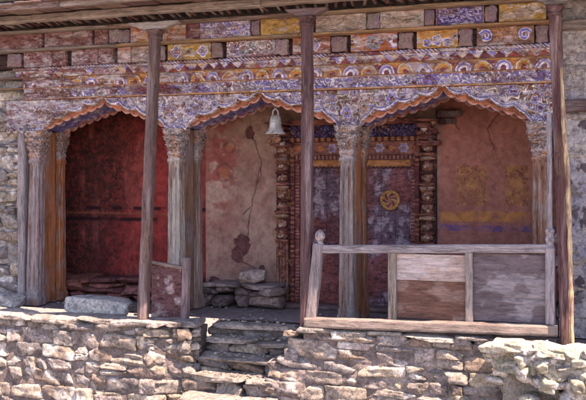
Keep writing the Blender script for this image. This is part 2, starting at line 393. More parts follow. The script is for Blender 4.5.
for i in range(42):
    x = BX0+.05+i*.043; stone(mb, (x, -1.0-.12*random.random()-.14*float(ss(BX0, BX0+.6, x)), .055+.03*random.random()), (random.uniform(.07, .16), .2, .035), rotz(random.uniform(-.5, .5), random.uniform(-.1, .1)), kk=7, col=(.48, .44, .36), white=.16, rough=.12)
mb.build('masonry', M_STONE, bu)
mudwall(BX0+.12, 4.3, -1.14, -.84, -1.4, .035, col=(.34, .30, .25), rough=.05).build('mortar', M_MUD, bu)

# steps
st = thing('stone_steps', 'worn grey stone steps climbing between the two terrace walls', 'steps', (PX(235, -.6), -.6, -1.3))
SX0, SX1 = xr+.13, PX(284, -.3)
for i, (z, yf) in enumerate([(-.035, -.22), (-.19, -.42), (-.35, -.62), (-.52, -.84), (-.70, -1.06), (-.88, -1.30), (-1.08, -1.54)]):
    x = SX0-.13; xend = SX1+.28 if i < 3 else SX1+.12
    cuts = [x, x+(xend-x)*random.uniform(.45, .7), xend] if i in (1, 3, 4) else [x, xend]
    for a, b in zip(cuts[:-1], cuts[1:]):
        m = MB(); stone(m, ((a+b)/2, yf+.20, z-.03), ((b-a)/2, .21, random.uniform(.03, .042)), rotz(random.uniform(-.05, .05), 0, random.uniform(-.02, .02)), kk=9, col=np.array((.37, .32, .31))*random.uniform(.85, 1.1), rough=.09, hi=True); m.build('tread', M_STONE, st)
    m = MB()
    masonry(m, (x, yf+.04), (xend, yf+.04), z-.05, z-.22, hmin=.11, hmax=.16, wmin=.2, wmax=.5, depth=.3, tint=.8)
    m.build('riser', M_STONE, st)
mudwall(SX0-.1, SX1+.2, -.15, -.03, -1.4, -.06).build('mortar', M_MUD, st)

# side masonry of the building
lw = thing('side_wall', 'rubble stone wall at the left end of the porch, patched with pale plaster', 'wall', (-4.6, .1, 0))
xL = PX(20, -.02)
mb = MB(); masonry(mb, (-6.2, -.04), (xL, -.04), 3.0, 0.0, depth=.25, tint=.92, white=lambda x, z: .03, hmin=.1, hmax=.26, wmin=.12, wmax=.4); mb.build('masonry', M_STONE, lw)
mudwall(-6.2, xL-.02, .02, .5, 0, 3.4, col=(.36, .33, .31)).build('mortar', M_MUD, lw)
rwl = thing('side_wall', 'grey cracked plaster and stone wall behind the right-hand posts', 'wall', (4, 0, 0))
xR = PX(553, -.02)
def pc(X, Z):
    n = fbm(X*4, Z*4, 0, 12, 5); c = mix((.26, .25, .29), (.40, .37, .36), ss(.35, .65, n)); c = mix(c, (.10, .08, .09), ss(.60, .66, fbm(X*9, Z*7, 0, 14, 4))); return mix(c, (.42, .38, .34), ss(2.3, 2.7, Z)*.7)
def ph(X, Z):
    b = np.abs(((Z+.03*fbm(X*5, Z*2, 0, 3, 2))/.21) % 1-.5)*2; return .04*fbm(X*5, Z*5, 0, 12, 5)-.03*ss(.9, 1., b)*ss(.45, .6, fbm(X*2, Z*2, 0, 6, 3))
relief(xR+.06, 6.2, 0, 3.42, -.05, ph, pc, res=.01, skirt=.3).build('plaster', M_STONE, rwl)
mudwall(xR+.08, 6.2, .1, 2.2, 0, 3.4).build('core', M_MUD, rwl)
mb = MB(); masonry(mb, (xR+.08, -.06), (4.6, -.06), 3.38, .1, depth=.2, tint=.92, hmin=.1, hmax=.24, wmin=.15, wmax=.42); mb.build('masonry', M_STONE, rwl)
mb = MB(); mudface((xR+.07, -.03), (4.6, -.03), 0, 3.38, .022, (.29, .265, .27), mb, amp=.06, seed=11); mb.build('pointing', M_MUD, rwl)
# timber bond beam let into it
box(xR+.1, 6.2, -.16, .05, PZ(575, 112, -.1), PZ(575, 99, -.1), col=(.16, .09, .09)).build('bond_beam', M_WH, rwl)
box(xR+.1, 6.2, -.18, .05, PZ(575, 30, -.1), PZ(575, 20, -.1), col=(.34, .28, .25)).build('bond_beam', M_WH, rwl)

# ------------------------------------------------------------------ back wall of the porch
YB = 1.12
XW = -1.62
def back_col(X, Z):
    n = fbm(X*2.2, Z*2.2, 0, 50, 5); m = fbm(X*8, Z*8, 0, 55, 4)
    C = mix((.27, .15, .115), (.34, .22, .17), ss(.25, .75, n)); C = mix(C, (.22, .09, .08), ss(.5, .62, m)*.35)
    # smoky red remains of painting in the middle bay
    a = np.exp(-(((X-PX(222, YB))/.22)**2+((Z-1.75)/.55)**2)); C = mix(C, (.25, .06, .05), np.clip(a*1.5*ss(.42, .58, m), 0, 1)*.85)
    for (px, py, r) in ((230, 148, .10), (225, 172, .14)):
        d = np.hypot(X-PX(px, YB), Z-PZ(px, py, YB)); C = mix(C, (.32, .12, .05), ss(r, r*.3, d+.15*(m-.5))*.6); C = mix(C, (.13, .04, .05), ss(.03, .0, np.abs(d-r*.8+.12*(m-.5)))*.6)
    # right bay mural
    xa, xb = PX(438, YB), PX(540, YB); inm = ss(xa, xa+.05, X)
    C = mix(C, np.array((.32, .115, .085))*(.7+.6*n)[..., None], inm*.85)
    z1, z2, z3 = PZ(490, 212, YB), PZ(490, 222, YB), PZ(490, 226, YB); z4 = PZ(490, 232, YB)
    w = ss(.62, .45, m)
    C = mix(C, (.46, .19, .05), inm*ss(z2, z2+.01, Z)*ss(z1+.02, z1-.01, Z+.04*(m-.5))*(.25+.5*w)); C = mix(C, (.12, .07, .18), inm*ss(z4, z4+.01, Z)*ss(z3+.01, z3, Z)*(.25+.6*w))
    for (pa, pb) in ((457, 487), (505, 529)):
        A, B = PX(pa, YB), PX(pb, YB); lo, hi = PZ(490, 206, YB), PZ(490, 165, YB)
        inn = ss(A, A+.01, X)*ss(B, B-.01, X)*ss(lo, lo+.01, Z)*ss(hi, hi-.01, Z)
        C = mix(C, (.36, .15, .06), inn*.75*ss(.25, .5, n))
        s, i, r = scroll(X, Z, .085, 400+pa); 
        C = mix(C, (.16, .05, .05), inn*ss(.0, .8, s+1.2*(m-.5))*.85); C = mix(C, (.46, .23, .08), inn*ss(.5, .62, fbm(X*22, Z*14, 0, 77, 3))*.4)
        d = np.hypot((X-(A+B)/2), (Z-(lo+hi)/2-.04)); C = mix(C, (.20, .07, .07), ss(.03, .0, np.abs(d-.10+.08*(m-.5)))*.4*inn); C = mix(C, (.44, .21, .08), ss(.07, .03, d+.1*(m-.5))*.5*inn)
    return C
CR = [[(247, 128), (256, 142), (262, 160), (257, 185), (251, 205), (248, 232), (243, 262)], [(257, 185), (263, 176), (261, 168)], [(243, 262), (256, 268), (262, 278)], [(251, 205), (244, 214)], [(500, 112), (490, 128), (494, 150)], [(452, 118), (462, 130)]]
def back_h(X, Z):
    h = .03*fbm(X*2, Z*2, 0, 61, 4)+.006*fbm(X*20, Z*20, 0, 62, 3)
    for c in CR:
        _, d = stroke(np.zeros(X.shape+(3,)), X+.07*(fbm(X*9, Z*9, 0, 2, 5)-.5), Z+.05*(fbm(X*9, Z*9, 0, 3, 5)-.5), [(PX(a, YB)+.01*math.sin(i*5), PZ(a, b, YB)) for i, (a, b) in enumerate(c)], .01, (0, 0, 0))
        h = h-.02*ss(.008, .003, d)
    for (px, py, r) in ((243, 243, .13), (250, 133, .07), (236, 256, .1), (262, 270, .05), (215, 285, .1)):
        d = np.hypot((X-PX(px, YB))*1.1, (Z-PZ(px, py, YB))*.8)/r; h = h-.035*ss(.95, .75, d+.9*(fbm(X*14, Z*14, 0, 9, 3)-.5))
    return h
def back_c2(X, Z):
    C = back_col(X, Z)
    for (px, py, r) in ((243, 243, .13), (250, 133, .07), (236, 256, .1), (262, 270, .05), (215, 285, .1)):
        d = np.hypot((X-PX(px, YB))*1.1, (Z-PZ(px, py, YB))*.8)/r; C = mix(C, (.13, .05, .05), ss(.95, .8, d+.9*(fbm(X*14, Z*14, 0, 9, 3)-.5)))
    for c in CR:
        _, d = stroke(np.zeros(X.shape+(3,)), X+.07*(fbm(X*9, Z*9, 0, 2, 5)-.5), Z+.05*(fbm(X*9, Z*9, 0, 3, 5)-.5), [(PX(a, YB)+.01*math.sin(i*5), PZ(a, b, YB)) for i, (a, b) in enumerate(c)], .01, (0, 0, 0))
        C = mix(C, (.12, .05, .05), ss(.008, .003, d)*.85)
    return C
bw = thing('back_wall', 'cracked pinkish brown plaster wall behind the doorway, with faded murals at right', 'wall', (.8, YB, 0))
relief(XW, 3.3, 0, 2.75, YB, back_h, back_c2, res=.009, skirt=.25).build('plaster', M_PLASTER, bw)
def red_c(X, Z):
    n = fbm(X*2.4, Z*2.0, 0, 70, 5); m = fbm(X*34, Z*34, 0, 75, 3)
    C = mix((.33, .035, .035), (.15, .014, .02), ss(.35, .65, n))
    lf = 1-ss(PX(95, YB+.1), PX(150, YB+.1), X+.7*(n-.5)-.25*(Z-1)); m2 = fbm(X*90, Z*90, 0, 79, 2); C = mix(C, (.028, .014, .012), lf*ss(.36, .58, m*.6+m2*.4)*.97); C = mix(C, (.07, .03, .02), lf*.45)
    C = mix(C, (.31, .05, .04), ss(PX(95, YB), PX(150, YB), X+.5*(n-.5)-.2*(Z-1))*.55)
    C = mix(C, (.05, .02, .018), ss(.54, .62, m2)*.25); C = mix(C, (.36, .10, .08), ss(.58, .66, fbm(X*5, Z*1.2, 0, 80, 4))*.35)
    for py in (208, 219):
        z = PZ(110, py, YB+.1); C = mix(C, (.03, .01, .012), ss(.035, .015, np.abs(Z-z+.02*(n-.5)))*ss(.4, .55, fbm(X*7, Z*4, 0, 71, 3)))
    z = PZ(110, 213, YB+.1); C = mix(C, (.30, .10, .05), ss(.02, .01, np.abs(Z-z))*.5)
    return C
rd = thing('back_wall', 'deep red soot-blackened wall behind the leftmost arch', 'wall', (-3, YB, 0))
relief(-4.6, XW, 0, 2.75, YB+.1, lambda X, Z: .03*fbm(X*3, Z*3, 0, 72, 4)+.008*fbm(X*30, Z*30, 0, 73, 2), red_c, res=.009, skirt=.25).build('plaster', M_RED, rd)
# reddened ledge of stones along its foot
lg = thing('stone_ledge', 'low ledge of reddish stone blocks at the foot of the red wall', 'ledge', (-2.8, .8, 0))
mb = MB(); masonry(mb, (-4.0, .62), (XW-.05, .62), .30, 0, depth=.45, hmin=.08, hmax=.13, wmin=.25, wmax=.55)
for c in mb.c: c *= np.array((.70, .30, .30))
mb.build('masonry', M_STONE, lg)
# side walls, ceiling
mudwall(-4.75, -4.3, .3, 2.2, 0, 2.75, col=(.2, .06, .05)).build('side_core', M_MUD, rd)

# ================================================================== PIERS of the arcade
SPR = 2.20; YR = .5
PIERX = [-3.48, -1.48, .65, 2.73]
def colpaint(base, seed, capz=1.85, orange=.0):
    def f(Q):
        x, y, z = Q[..., 0], Q[..., 1], Q[..., 2]
        n = fbm(x*14, y*14, z*1.6, seed, 4); m = fbm(x*9, y*9, z*9, seed+4, 4)
        c = np.array(base)*(.55+.8*n)[..., None]
        c = mix(c, (.31, .28, .27), ss(.5, .66, m)*.5); c = mix(c, (.22, .10, .06), ss(.52, .62, fbm(x*16, y*16, z*3, seed+9, 3))*.55)
        cp = ss(capz-.02, capz+.02, z); s, i, r = scroll(x+y, z, .07, seed)
        cc = mix((.17, .115, .11), (.38, .34, .32), ss(-.5, .6, s)); cc = mix(cc, ORANGE*.7, ss(.6, .65, i)*ss(.2, -.3, s)); cc = mix(cc, cc*0+np.array((.31, .28, .27)), ss(.5, .7, m)*.6)
        return mix(c, cc, cp*.9)
    return f
def column(nm, x, y, w, base, seed, parent, lean=(0, 0), ztop=SPR, mb=None, d=None):
    """square tapering carved column: plinth, fluted shaft, necking rings, bell capital, abacus"""
    d = d or w
    prof = [(0, 1.28), (.10, 1.28), (.115, 1.12), (.16, 1.16), (.185, 1.0), (.20, 1.06), (.9, .98), (1.78, .90), (1.80, 1.05), (1.83, 1.05), (1.845, .94), (1.87, .92), (1.885, 1.08), (1.91, 1.08), (1.93, .95), (2.0, 1.15), (2.06, 1.32), (2.07, 1.45), (2.11, 1.45), (2.125, 1.3), (2.145, 1.55), (ztop, 1.62)]
    zs = np.concatenate([np.arange(0, .22, .012), np.arange(.22, 1.76, .05), np.arange(1.76, ztop+.001, .009)])
    W = np.interp(zs, [p[0] for p in prof], [p[1] for p in prof])
    n = 64; cu, cv = ring(n, 9); a = (np.arange(n)+.5)/n*2*PI
    Q = np.zeros((len(zs), n, 3))
    Q[..., 0] = x+lean[0]*zs[:, None]+cu[None]*W[:, None]*w/2; Q[..., 1] = y+lean[1]*zs[:, None]+cv[None]*W[:, None]*d/2; Q[..., 2] = zs[:, None]
    shaft = (ss(.2, .24, zs)*ss(1.78, 1.74, zs))[:, None]
    # flutes on each face
    t = np.minimum(np.abs(cu), np.abs(cv))[None]; fl_ = -.10*w*ss(.25, .0, np.abs(t-.45))*shaft
    # leaf carving in the bell
    bell = (ss(1.92, 1.95, zs)*ss(2.15, 2.12, zs))[:, None]; sc_, i_, r_ = scroll(Q[..., 0]+Q[..., 1], Q[..., 2], .07, seed)
    dd = fl_+bell*.014*sc_+(fbm(Q[..., 0]*20, Q[..., 1]*20, Q[..., 2]*5, seed, 3)-.5)*.008
    Q[..., 0] += cu[None]*dd; Q[..., 1] += cv[None]*dd
    C = colpaint(base, seed)(Q); mb = MB() if mb is None else mb
    cut = int(np.searchsorted(zs, 1.80))
    m1 = MB().grid(Q[:cut+1], C[:cut+1], closeu=True); m2 = MB().grid(Q[cut:], C[cut:], closeu=True)
    o = m1.build(nm, M_WV, parent); m2.build('capital', M_PAINT, o)
    return o
PL = ['grey carved timber pier at the left end of the arcade, with orange inner face', 'pale twin-shafted timber pier between the left and middle arches', 'carved grey timber pier in front of the painted door', 'carved brown timber pier at the right end of the railing']
for i, x in enumerate(PIERX):
    p = thing('arcade_pier', PL[i], 'column', (x, .25, 0), 'carved piers carrying the arches')
    pale = [(.29, .225, .22), (.36, .33, .285), (.29, .24, .22), (.25, .14, .10)][i]; ob = [(.44, .16, .07), (.30, .23, .19), (.30, .13, .07), (.24, .13, .08)][i]
    column('front_shaft', x, 0, .165, pale, 10+i, p, lean=(.02 if i == 0 else (-.008 if i == 3 else 0), 0))
    column('rear_shaft', x, YR, .15, ob, 20+i, p)
    box(x-.045, x+.045, .12, .40, 0, SPR, k=16, cf=lambda Q: mix(np.array(((.43, .16, .07) if i != 1 else (.27, .15, .10)))*(.6+.8*fbm(Q[..., 0]*12, Q[..., 1]*12, Q[..., 2]*2, 5, 4))[..., None], (.30, .26, .27), ss(.5, .65, fbm(Q[..., 0]*6, Q[..., 1]*6, Q[..., 2]*3, 8, 4))*.6)).build('jamb_panel', M_WV, p)
# side boards at the left end (outer jamb)
jb = thing('door_jamb', 'narrow weathered jamb board left of the leftmost pier', 'jamb', (PX(21, 0), 0, 0))
box(xL-.02, xL+.09, -.06, .12, 0, 2.6, col=(.38, .34, .34)).build('board', M_WV, jb)

# ================================================================== ARCADE: valances, arch soffits, cornice
arc = thing('carved_arcade', 'painted and carved wooden arches and banded cornice spanning the whole porch', 'carved arcade', (-.3, 0, 2.2))
ZV = 2.585
def arch(u, n=6, dp=.035, base=2.20, rise=.34):
    u = np.clip(np.abs(u), 0, 1)
    z = base+rise*(1-.22*u-.78*u**1.85)*.82+.095*np.exp(-u*8)
    return z-dp*np.abs(np.sin(PI*n*u))**.8
def bayu(X):
    b = np.array(PIERX); k = np.clip(np.searchsorted(b, X)-1, 0, 2); mid = (b[k]+b[k+1])/2+.03; half = (b[k+1]-b[k])/2-.05
    return np.abs(X-mid)/half
def val_low(x):
    u = bayu(x); z = arch(u, 4, .052, 2.20, .34)+.055
    pd = ss(.86, .93, u); return z*(1-pd)+pd*(2.185+.02*np.cos(x*60))
def cloud(X, Z, sc, seed):
    """open cloud-and-flower carving: lobed rosettes ringed with pale lines"""
    w = (fbm(X*14, Z*14, 0, seed+3, 2)-.5)*sc*.45; w2 = (fbm(X*14, Z*14, 0, seed+4, 2)-.5)*sc*.45
    r, dx, dz, i = cells(X+w, Z+w2, sc, seed); th = np.arctan2(dz, dx)
    n = np.floor(3+i*4); q = r*(1+.20*np.cos(n*th+i*30)); return q, i, th
def val_h(X, Z):
    q, i, th = cloud(X, Z, .115, 7); q2, i2, t2 = cloud(X, Z, .05, 9); g = val_low(X)
    h = .020*ss(.62, .40, q)-.014*ss(.33, .27, q)+.016*ss(.18, .10, q)+.006*ss(.5, .2, q2)
    return h+.016*ss(.020, .012, np.abs(Z-g-.018))-.010*ss(.012, .004, np.abs(Z-g-.048))+.016*fbm(X*14, Z*14, 0, 4, 3)
def val_c(X, Z):
    q, i, th = cloud(X, Z, .115, 7); q2, i2, t2 = cloud(X, Z, .05, 9); n = fbm(X*5, Z*5, 0, 15, 4); nf = fbm(X*45, Z*45, 0, 16, 3); g = val_low(X); e = .16*(nf-.5)
    east = ss(-1.6, .6, X+.8*(n-.5))
    C = mix((.27, .20, .19), (.15, .075, .055), east*ss(.3, .5, n)); C = mix(C, mix((.36, .32, .33), (.26, .20, .13), east), ss(.5, .6, i2)*.6); C = mix(C, (.07, .035, .035), ss(.50, .66, q2+e)*.75)
    C = mix(C, mix(WHITE*.7, np.array((.26, .21, .12)), east*.9), ss(.60, .56, q+e)*.75)
    C = mix(C, WHITE*1.1, ss(.055, .03, np.abs(q+e-.52))*ss(.36, .46, n+.1))
    blue = ss(.35, .5, i+.25*east-.15)*.8; C = mix(C, mix(BROWN, LAV*1.0, blue), ss(.40, .36, q+e)); C = mix(C, BLUE*1.1, ss(.05, .02, np.abs(q+e-.35))*blue*.8)
    C = mix(C, WHITE, ss(.045, .02, np.abs(q+e-.27))*ss(.35, .45, n+.1)); C = mix(C, mix(ORANGE*.8, MAROON, ss(.5, .6, i2)), ss(.17, .12, q))
    C = mix(C, WHITE*.95, ss(.6, .7, fbm(X*18, Z*18, 0, 23, 3)+.12*(1-east))*.7)
    Xq = X+.02*(fbm(X*20, Z*20, 0, 25, 3)-.5); Zq = Z+.02*(fbm(X*20, Z*20, 0, 26, 3)-.5)
    for (a_, b_, R_) in ((347, 113, .062), (323, 104, .04), (393, 99, .075), (372, 108, .045), (415, 92, .04), (468, 92, .045), (487, 99, .05), (512, 108, .06), (535, 100, .045), (545, 116, .04), (262, 84, .03), (215, 105, .05), (190, 112, .05), (165, 108, .045), (285, 96, .04)):
        C = rosette(C, Xq, Zq, PX(a_, -.06), PZ(a_, b_, -.06), R_, 6, LAV*1.1, WHITE, ORANGE*.8)
    d = Z-g; C = mix(C, WHITE*1.05, ss(.009, .004, np.abs(d-.020))*.9); C = mix(C, LAV*1.1, ss(.011, .006, np.abs(d-.036))*.8); C = mix(C, WHITE*.9, ss(.006, .003, np.abs(d-.050))*.7)
    return mix(C, bare(X, Z, 1), wear(X, Z, 1)*.8*(1-.6*ss(-2.9, -2.2, X)))
xa, xb = PX(8, -.05), PX(554, -.05)
x_cuts = [xa, PIERX[1], PIERX[2], xb]
for a, b in zip(x_cuts[:-1], x_cuts[1:]):
    relief(a, b-.001, val_low, ZV, -.06, val_h, val_c, res=.0045, skirt=.05).build('carved_valance', M_PAINT, arc)
for k in range(3):
    A, B = PIERX[k]+.0, PIERX[k+1]; mid = (A+B)/2+.03; half = (B-A)/2-.05
    xs = np.linspace(A, B, 420); u = (xs-mid)/half
    z1 = arch(u, 8, .032, 2.185, .335); z2 = arch(u, 8, .032, 2.185, .335)+.012
    rows = []; cols = []
    tooth = np.abs(np.sin(PI*8*np.clip(np.abs(u), 0, 1)))
    def row(y, z, c): rows.append(np.stack([xs, xs*0+y, z], -1)); cols.append(c)
    og_ = np.array((.46, .17, .09))*(.7+.5*fbm(xs*20, xs*0, 0, 3, 3))[:, None]; yl = mix(og_, WHITE*.8, tooth*.45)
    row(-.01, z1+.13, og_); row(-.012, z1+.04, og_); row(-.03, z1+.02, og_); row(-.035, z1+.004, yl); row(-.02, z1-.004, yl); row(.01, z1+.004, yl)
    for t in np.linspace(0, 1, 26):
        bl = mix(np.tile(LAV*.8, (len(xs), 1)), np.array((.33, .12, .08)), ss(.3, .5, abs(t-.5))*np.ones(len(xs))); bl = mix(bl, WHITE*.7, ss(.52, .62, fbm(xs*25, xs*0+t*9, 0, 5, 3))*.7)
        bl = mix(bl, BLUE*.6, ss(.5, .6, fbm(xs*13, xs*0+t*5, 0, 6, 3))*.6)
        row(.02+t*(YR-.06), z1+.03*math.sin(PI*min(1, max(0, t)))**.4+.004, bl)
    row(YR-.03, z1-.004, yl); row(YR-.01, z1-.012, yl); row(YR+.02, z1+.0, og_); row(YR+.03, z1+.3, og_)
    MB().grid(np.array(rows), np.array(cols)).build('arch_soffit', M_PAINT, arc)
# solid behind
box(-4.3, xR+.05, .06, YR+.02, 2.60, 3.40, col=(.12, .07, .06)).build('lintel_beam', M_WH, arc)

XA, XB = PX(24, -.1), PX(555, -.1)
def rep(X, p, off=0): return (X-off+.022*(fbm(X*3.1, X*0+off, 0, 5, 2)-.5)) % p/p
# vine band
def vine_c(X, Z):
    z0, z1 = 2.592, 2.735; v = (Z-z0)/(z1-z0); s, i, r = scroll(X*.7, Z*.8, .07, 31); n = fbm(X*7, Z*7, 0, 33, 4)
    C = mix(MAROON, (.25, .19, .19), ss(.35, .5, n)); C = mix(C, WHITE, ss(.2, .6, s)*ss(.4, .55, n+.08)); C = mix(C, LAV, ss(.45, .6, fbm(X*5, Z*9, 0, 35, 3)+.12*ss(-.5, 1.5, X))*ss(.3, -.2, s)*.9)
    C = mix(C, (.46, .24, .12), ss(.14, .10, v)); C = mix(C, WHITE*.8, ss(.02, .0, np.abs(v-.17))*.6); C = mix(C, (.42, .2, .1), ss(.92, .95, v))
    return mix(C, bare(X, Z, 2), wear(X, Z, 2)*(1-.35*ss(-2.6, -1., X)))
def vine_h(X, Z):
    v = (Z-2.592)/.143; s, i, r = scroll(X*.7, Z*.8, .07, 31); return .009*s*ss(.17, .25, v)*ss(.95, .85, v)+.018*ss(.16, .10, v)+.014*ss(.9, .95, v)+.008*fbm(X*8, Z*16, 0, 3, 3)
relief(XA, XB, 2.592, 2.735, -.10, vine_h, vine_c, res=.0045, skirt=.2).build('vine_band', M_PAINT, arc)
# semicircle lotus band
def lot_c(X, Z):
    Z = Z+.03*(fbm(X*14, Z*14, 0, 46, 3)-.5); X = X+.05*(fbm(X*8, Z*10, 0, 47, 3)-.5)
    z0 = 2.738; p = .205; q = rep(X, p); cxl = (q-.5)*p; rr = np.hypot(cxl, (Z-z0-.012)*.95)/.085; alt = (np.floor(X/p) % 2); n = fbm(X*9, Z*9, 0, 43, 4)
    C = mix(MAROON*1.2, ORANGE*.9, ss(.42, .58, fbm(X*4, Z*8, 0, 44, 3)))
    A = np.where(alt[..., None] > 0, LAV, YEL); Bc = np.where(alt[..., None] > 0, WHITE, ORANGE)
    C = mix(C, WHITE, ss(1.06, 1.0, rr)); C = mix(C, A, ss(.92, .88, rr)); C = mix(C, Bc, ss(.68, .62, rr)); C = mix(C, MAROON, ss(.42, .36, rr)); C = mix(C, YEL, ss(.8, .9, (Z-z0)/.122)*ss(1, 1.2, rr)*.7)
    return mix(C, bare(X, Z, 3), wear(X, Z, 3)*(1-.35*ss(-2.6, -.8, X)))
def lot_h(X, Z):
    z0 = 2.738; p = .205; cxl = (rep(X, p)-.5)*p; rr = np.hypot(cxl, (Z-z0-.012)*.95)/.085; return .018*ss(1.08, .9, rr)-.014*ss(.7, .5, rr)+.008*fbm(X*9, Z*9, 0, 3, 3)
relief(XA+.02, XB, 2.738, 2.860, -.145, lot_h, lot_c, res=.0045, skirt=.2).build('lotus_band', M_PAINT, arc)
# triangle dog-tooth band
def tri(X, Z):
    Z = Z+.03*(fbm(X*9, Z*9, 0, 56, 3)-.5); X = X+.04*(fbm(X*7, Z*9, 0, 57, 3)-.5); p = .15; v = (Z-2.863)/.075; t = np.abs(rep(X, p)-.5)*2; return v, (1-t)-v, t
def tri_c(X, Z):
    v, e, t = tri(X, Z); n = fbm(X*9, Z*9, 0, 53, 4); C = mix(MAROON*.8, (.30, .07, .05), ss(.4, .6, n))
    C = mix(C, WHITE*.9, ss(.12, .06, np.abs(e-.06))*ss(.38, .5, n)); s, i, r = scroll(X, Z, .06, 54)
    C2 = mix(GREY, WHITE, ss(0, .5, s)); C2 = mix(C2, LAV*1.1, ss(.55, .6, i)); C2 = mix(C2, YEL, ss(.3, .2, i)*.7)
    C = mix(C2, C, ss(-.04, .04, e)); return mix(C, bare(X, Z, 4), wear(X, Z, 4)*(1-.3*ss(-2.6, -.8, X)))
relief(XA-.05, XB, 2.863, 2.938, -.185, lambda X, Z: .020*ss(-.05, .1, -tri(X, Z)[1])+.006*fbm(X*9, Z*9, 0, 3, 3), tri_c, res=.0045, skirt=.2).build('dogtooth_band', M_PAINT, arc)
# rope moulding
def rope_c(X, Z):
    s = np.sin((X*1.0+Z*1.2)*2*PI/.045); n = fbm(X*7, Z*9, 0, 63, 4); C = mix(MAROON, WHITE*.9, ss(-.2, .2, s)*ss(.34, .5, n)); C = mix(C, LAV*.8, ss(.55, .62, n)*ss(.2, -.2, s)); return mix(C, bare(X, Z, 5), wear(X, Z, 5)*.9)
relief(XA-.08, XB, 2.941, 2.982, -.205, lambda X, Z: .022*np.sin(PI*np.clip((Z-2.941)/.041, 0, 1))+.006*np.sin((X+Z*1.2)*2*PI/.045), rope_c, res=.0045, skirt=.2).build('rope_moulding', M_PAINT, arc)

# block beams -- lower row
def pan(kind, seed):
    def f(X, Z, xm, zm, hw, hh):
        X = X+.022*(fbm(X*16, Z*16, 0, seed+50, 3)-.5); Z = Z+.022*(fbm(X*16, Z*16, 0, seed+51, 3)-.5)
        n = fbm(X*8, Z*8, 0, seed, 4); u = (X-xm)/hw; v = (Z-zm)/hh
        if kind == 'yellowflower':
            C = mix(YEL, YEL*.7, n); C = rosette(C, X, Z, xm-hw*.62, zm, hh*.74, 4, LAV); C = rosette(C, X, Z, xm+hw*.62, zm, hh*.74, 4, LAV); C = rosette(C, X, Z, xm, zm, hh*.68, 6, GREEN, YEL*1.2, RED)
        elif kind == 'scroll':
            C = mix(BROWN*.9, GREEN*.8, ss(.4, .6, n)); s, i, r = scroll(X, Z, hh*.85, seed); C = mix(C, WHITE, ss(.35, .7, s)*ss(.95, .85, np.abs(v))); C = mix(C, LAV, ss(.35, .1, s)*ss(-.4, 0., s)*ss(.4, .5, i)*.9)
            C = mix(C, RED*.8, ss(.08, .0, np.abs(np.abs(v)-.93)))
        elif kind == 'blueflower':
            C = mix(ORANGE*.7, MAROON*1.4, n); C = rosette(C, X, Z, xm-hw*.55, zm, hh*.6, 6, YEL*.7, GREEN, BLUE); C = rosette(C, X, Z, xm+hw*.15, zm, hh*.72, 5, LAV, WHITE, ORANGE)
        elif kind == 'orange':
            C = mix((.46, .16, .05), (.33, .10, .05), n); C = rosette(C, X, Z, xm, zm, hh*.9, 8, GREEN*1.1, LAV*1.2, RED); C = rosette(C, X, Z, xm-hw*.95, zm, hh*.85, 6, YEL*.9, LAV, RED); C = rosette(C, X, Z, xm+hw*.95, zm, hh*.85, 6, WHITE, LAV, RED)
        elif kind == 'yellowblue':
            C = mix(YEL*1.05, ORANGE*.8, n); C = rosette(C, X, Z, xm, zm-hh*.15, hh*.62, 5, LAV); C = rosette(C, X, Z, xm-hw*.5, zm-hh*.4, hh*.5, 5, BLUE*1.3); C = rosette(C, X, Z, xm+hw*.5, zm-hh*.4, hh*.5, 5, BLUE*1.3); C = rosette(C, X, Z, xm+hw*.85, zm+hh*.2, hh*.35, 5, YEL, BLUE, DK)
        elif kind == 'curls':
            C = mix(BROWN*.75, (.22, .12, .06), n)
            for sx in (-1, 1):
                th = np.linspace(-.6, 5.2, 22); pts = [(xm+sx*hw*.68+sx*hh*(.62-.07*t)*math.cos(t+1.2), zm+hh*(.62-.07*t)*math.sin(t+1.2)) for t in th]
                C, _ = stroke(C, X, Z, pts, hh*.26, WHITE); C, _ = stroke(C, X, Z, pts, hh*.15, BLUE*1.5)
            s, i, r = scroll(X, Z, hh*.7, seed); mm = ss(.45, .38, np.abs(u)); C = mix(C, ORANGE, mm*ss(.2, .6, s)); C = mix(C, WHITE*.8, mm*ss(.1, 0, np.abs(s-.2)))
        elif kind == 'yellow':
            C = mix((.44, .27, .075), (.31, .18, .06), n); C = mix(C, (.30, .22, .10), ss(.52, .62, fbm(X*20, Z*20, 0, seed+3, 3))*.4)
        elif kind == 'bluefigure':
            C = mix(BLUE*.6, (.10, .06, .14), n); s, i, r = scroll(X*.6, Z, hh*.55, seed); C = mix(C, (.38, .36, .62), ss(.15, .5, s)*ss(.8, .7, np.abs(v))*ss(.93, .88, np.abs(u))); C = mix(C, (.34, .18, .14), ss(.95, .97, np.abs(u)))
        elif kind == 'lavwhite':
            C = mix((.22, .14, .20), LAV*.8, ss(.4, .6, n)); s, i, r = scroll(X, Z, hh*.9, seed); C = mix(C, WHITE*.85, ss(.1, .5, s)*ss(.3, .5, n))
            C = rosette(C, X, Z, xm+hw*.45, zm, hh*.85, 4, BLUE*1.6, GREY)
        elif kind == 'rust':
            C = mix((.36, .10, .06), (.46, .22, .10), ss(.4, .62, n)); C = mix(C, GREY, ss(.5, .6, fbm(X*15, Z*15, 0, seed+1, 3))*.6)
        elif kind == 'dun':
            C = mix((.30, .22, .17), (.38, .33, .29), n)
        elif kind == 'maroonfigure':
            C = mix(MAROON*.75, BROWN*.8, ss(.4, .65, n)); s, i, r = scroll(X, Z, hh*.8, seed); C = mix(C, (.34, .22, .20), ss(.3, .6, s)*.55); C = mix(C, (.20, .13, .2), ss(.5, .6, n)*.5)
        else:
            C = mix(MAROON*.7, (.17, .08, .075), n)
        w = wear(X, Z, seed, 7.)
        return mix(C, bare(X, Z, seed), w*(.72 if kind not in ('maroon',) else .4))
    return f
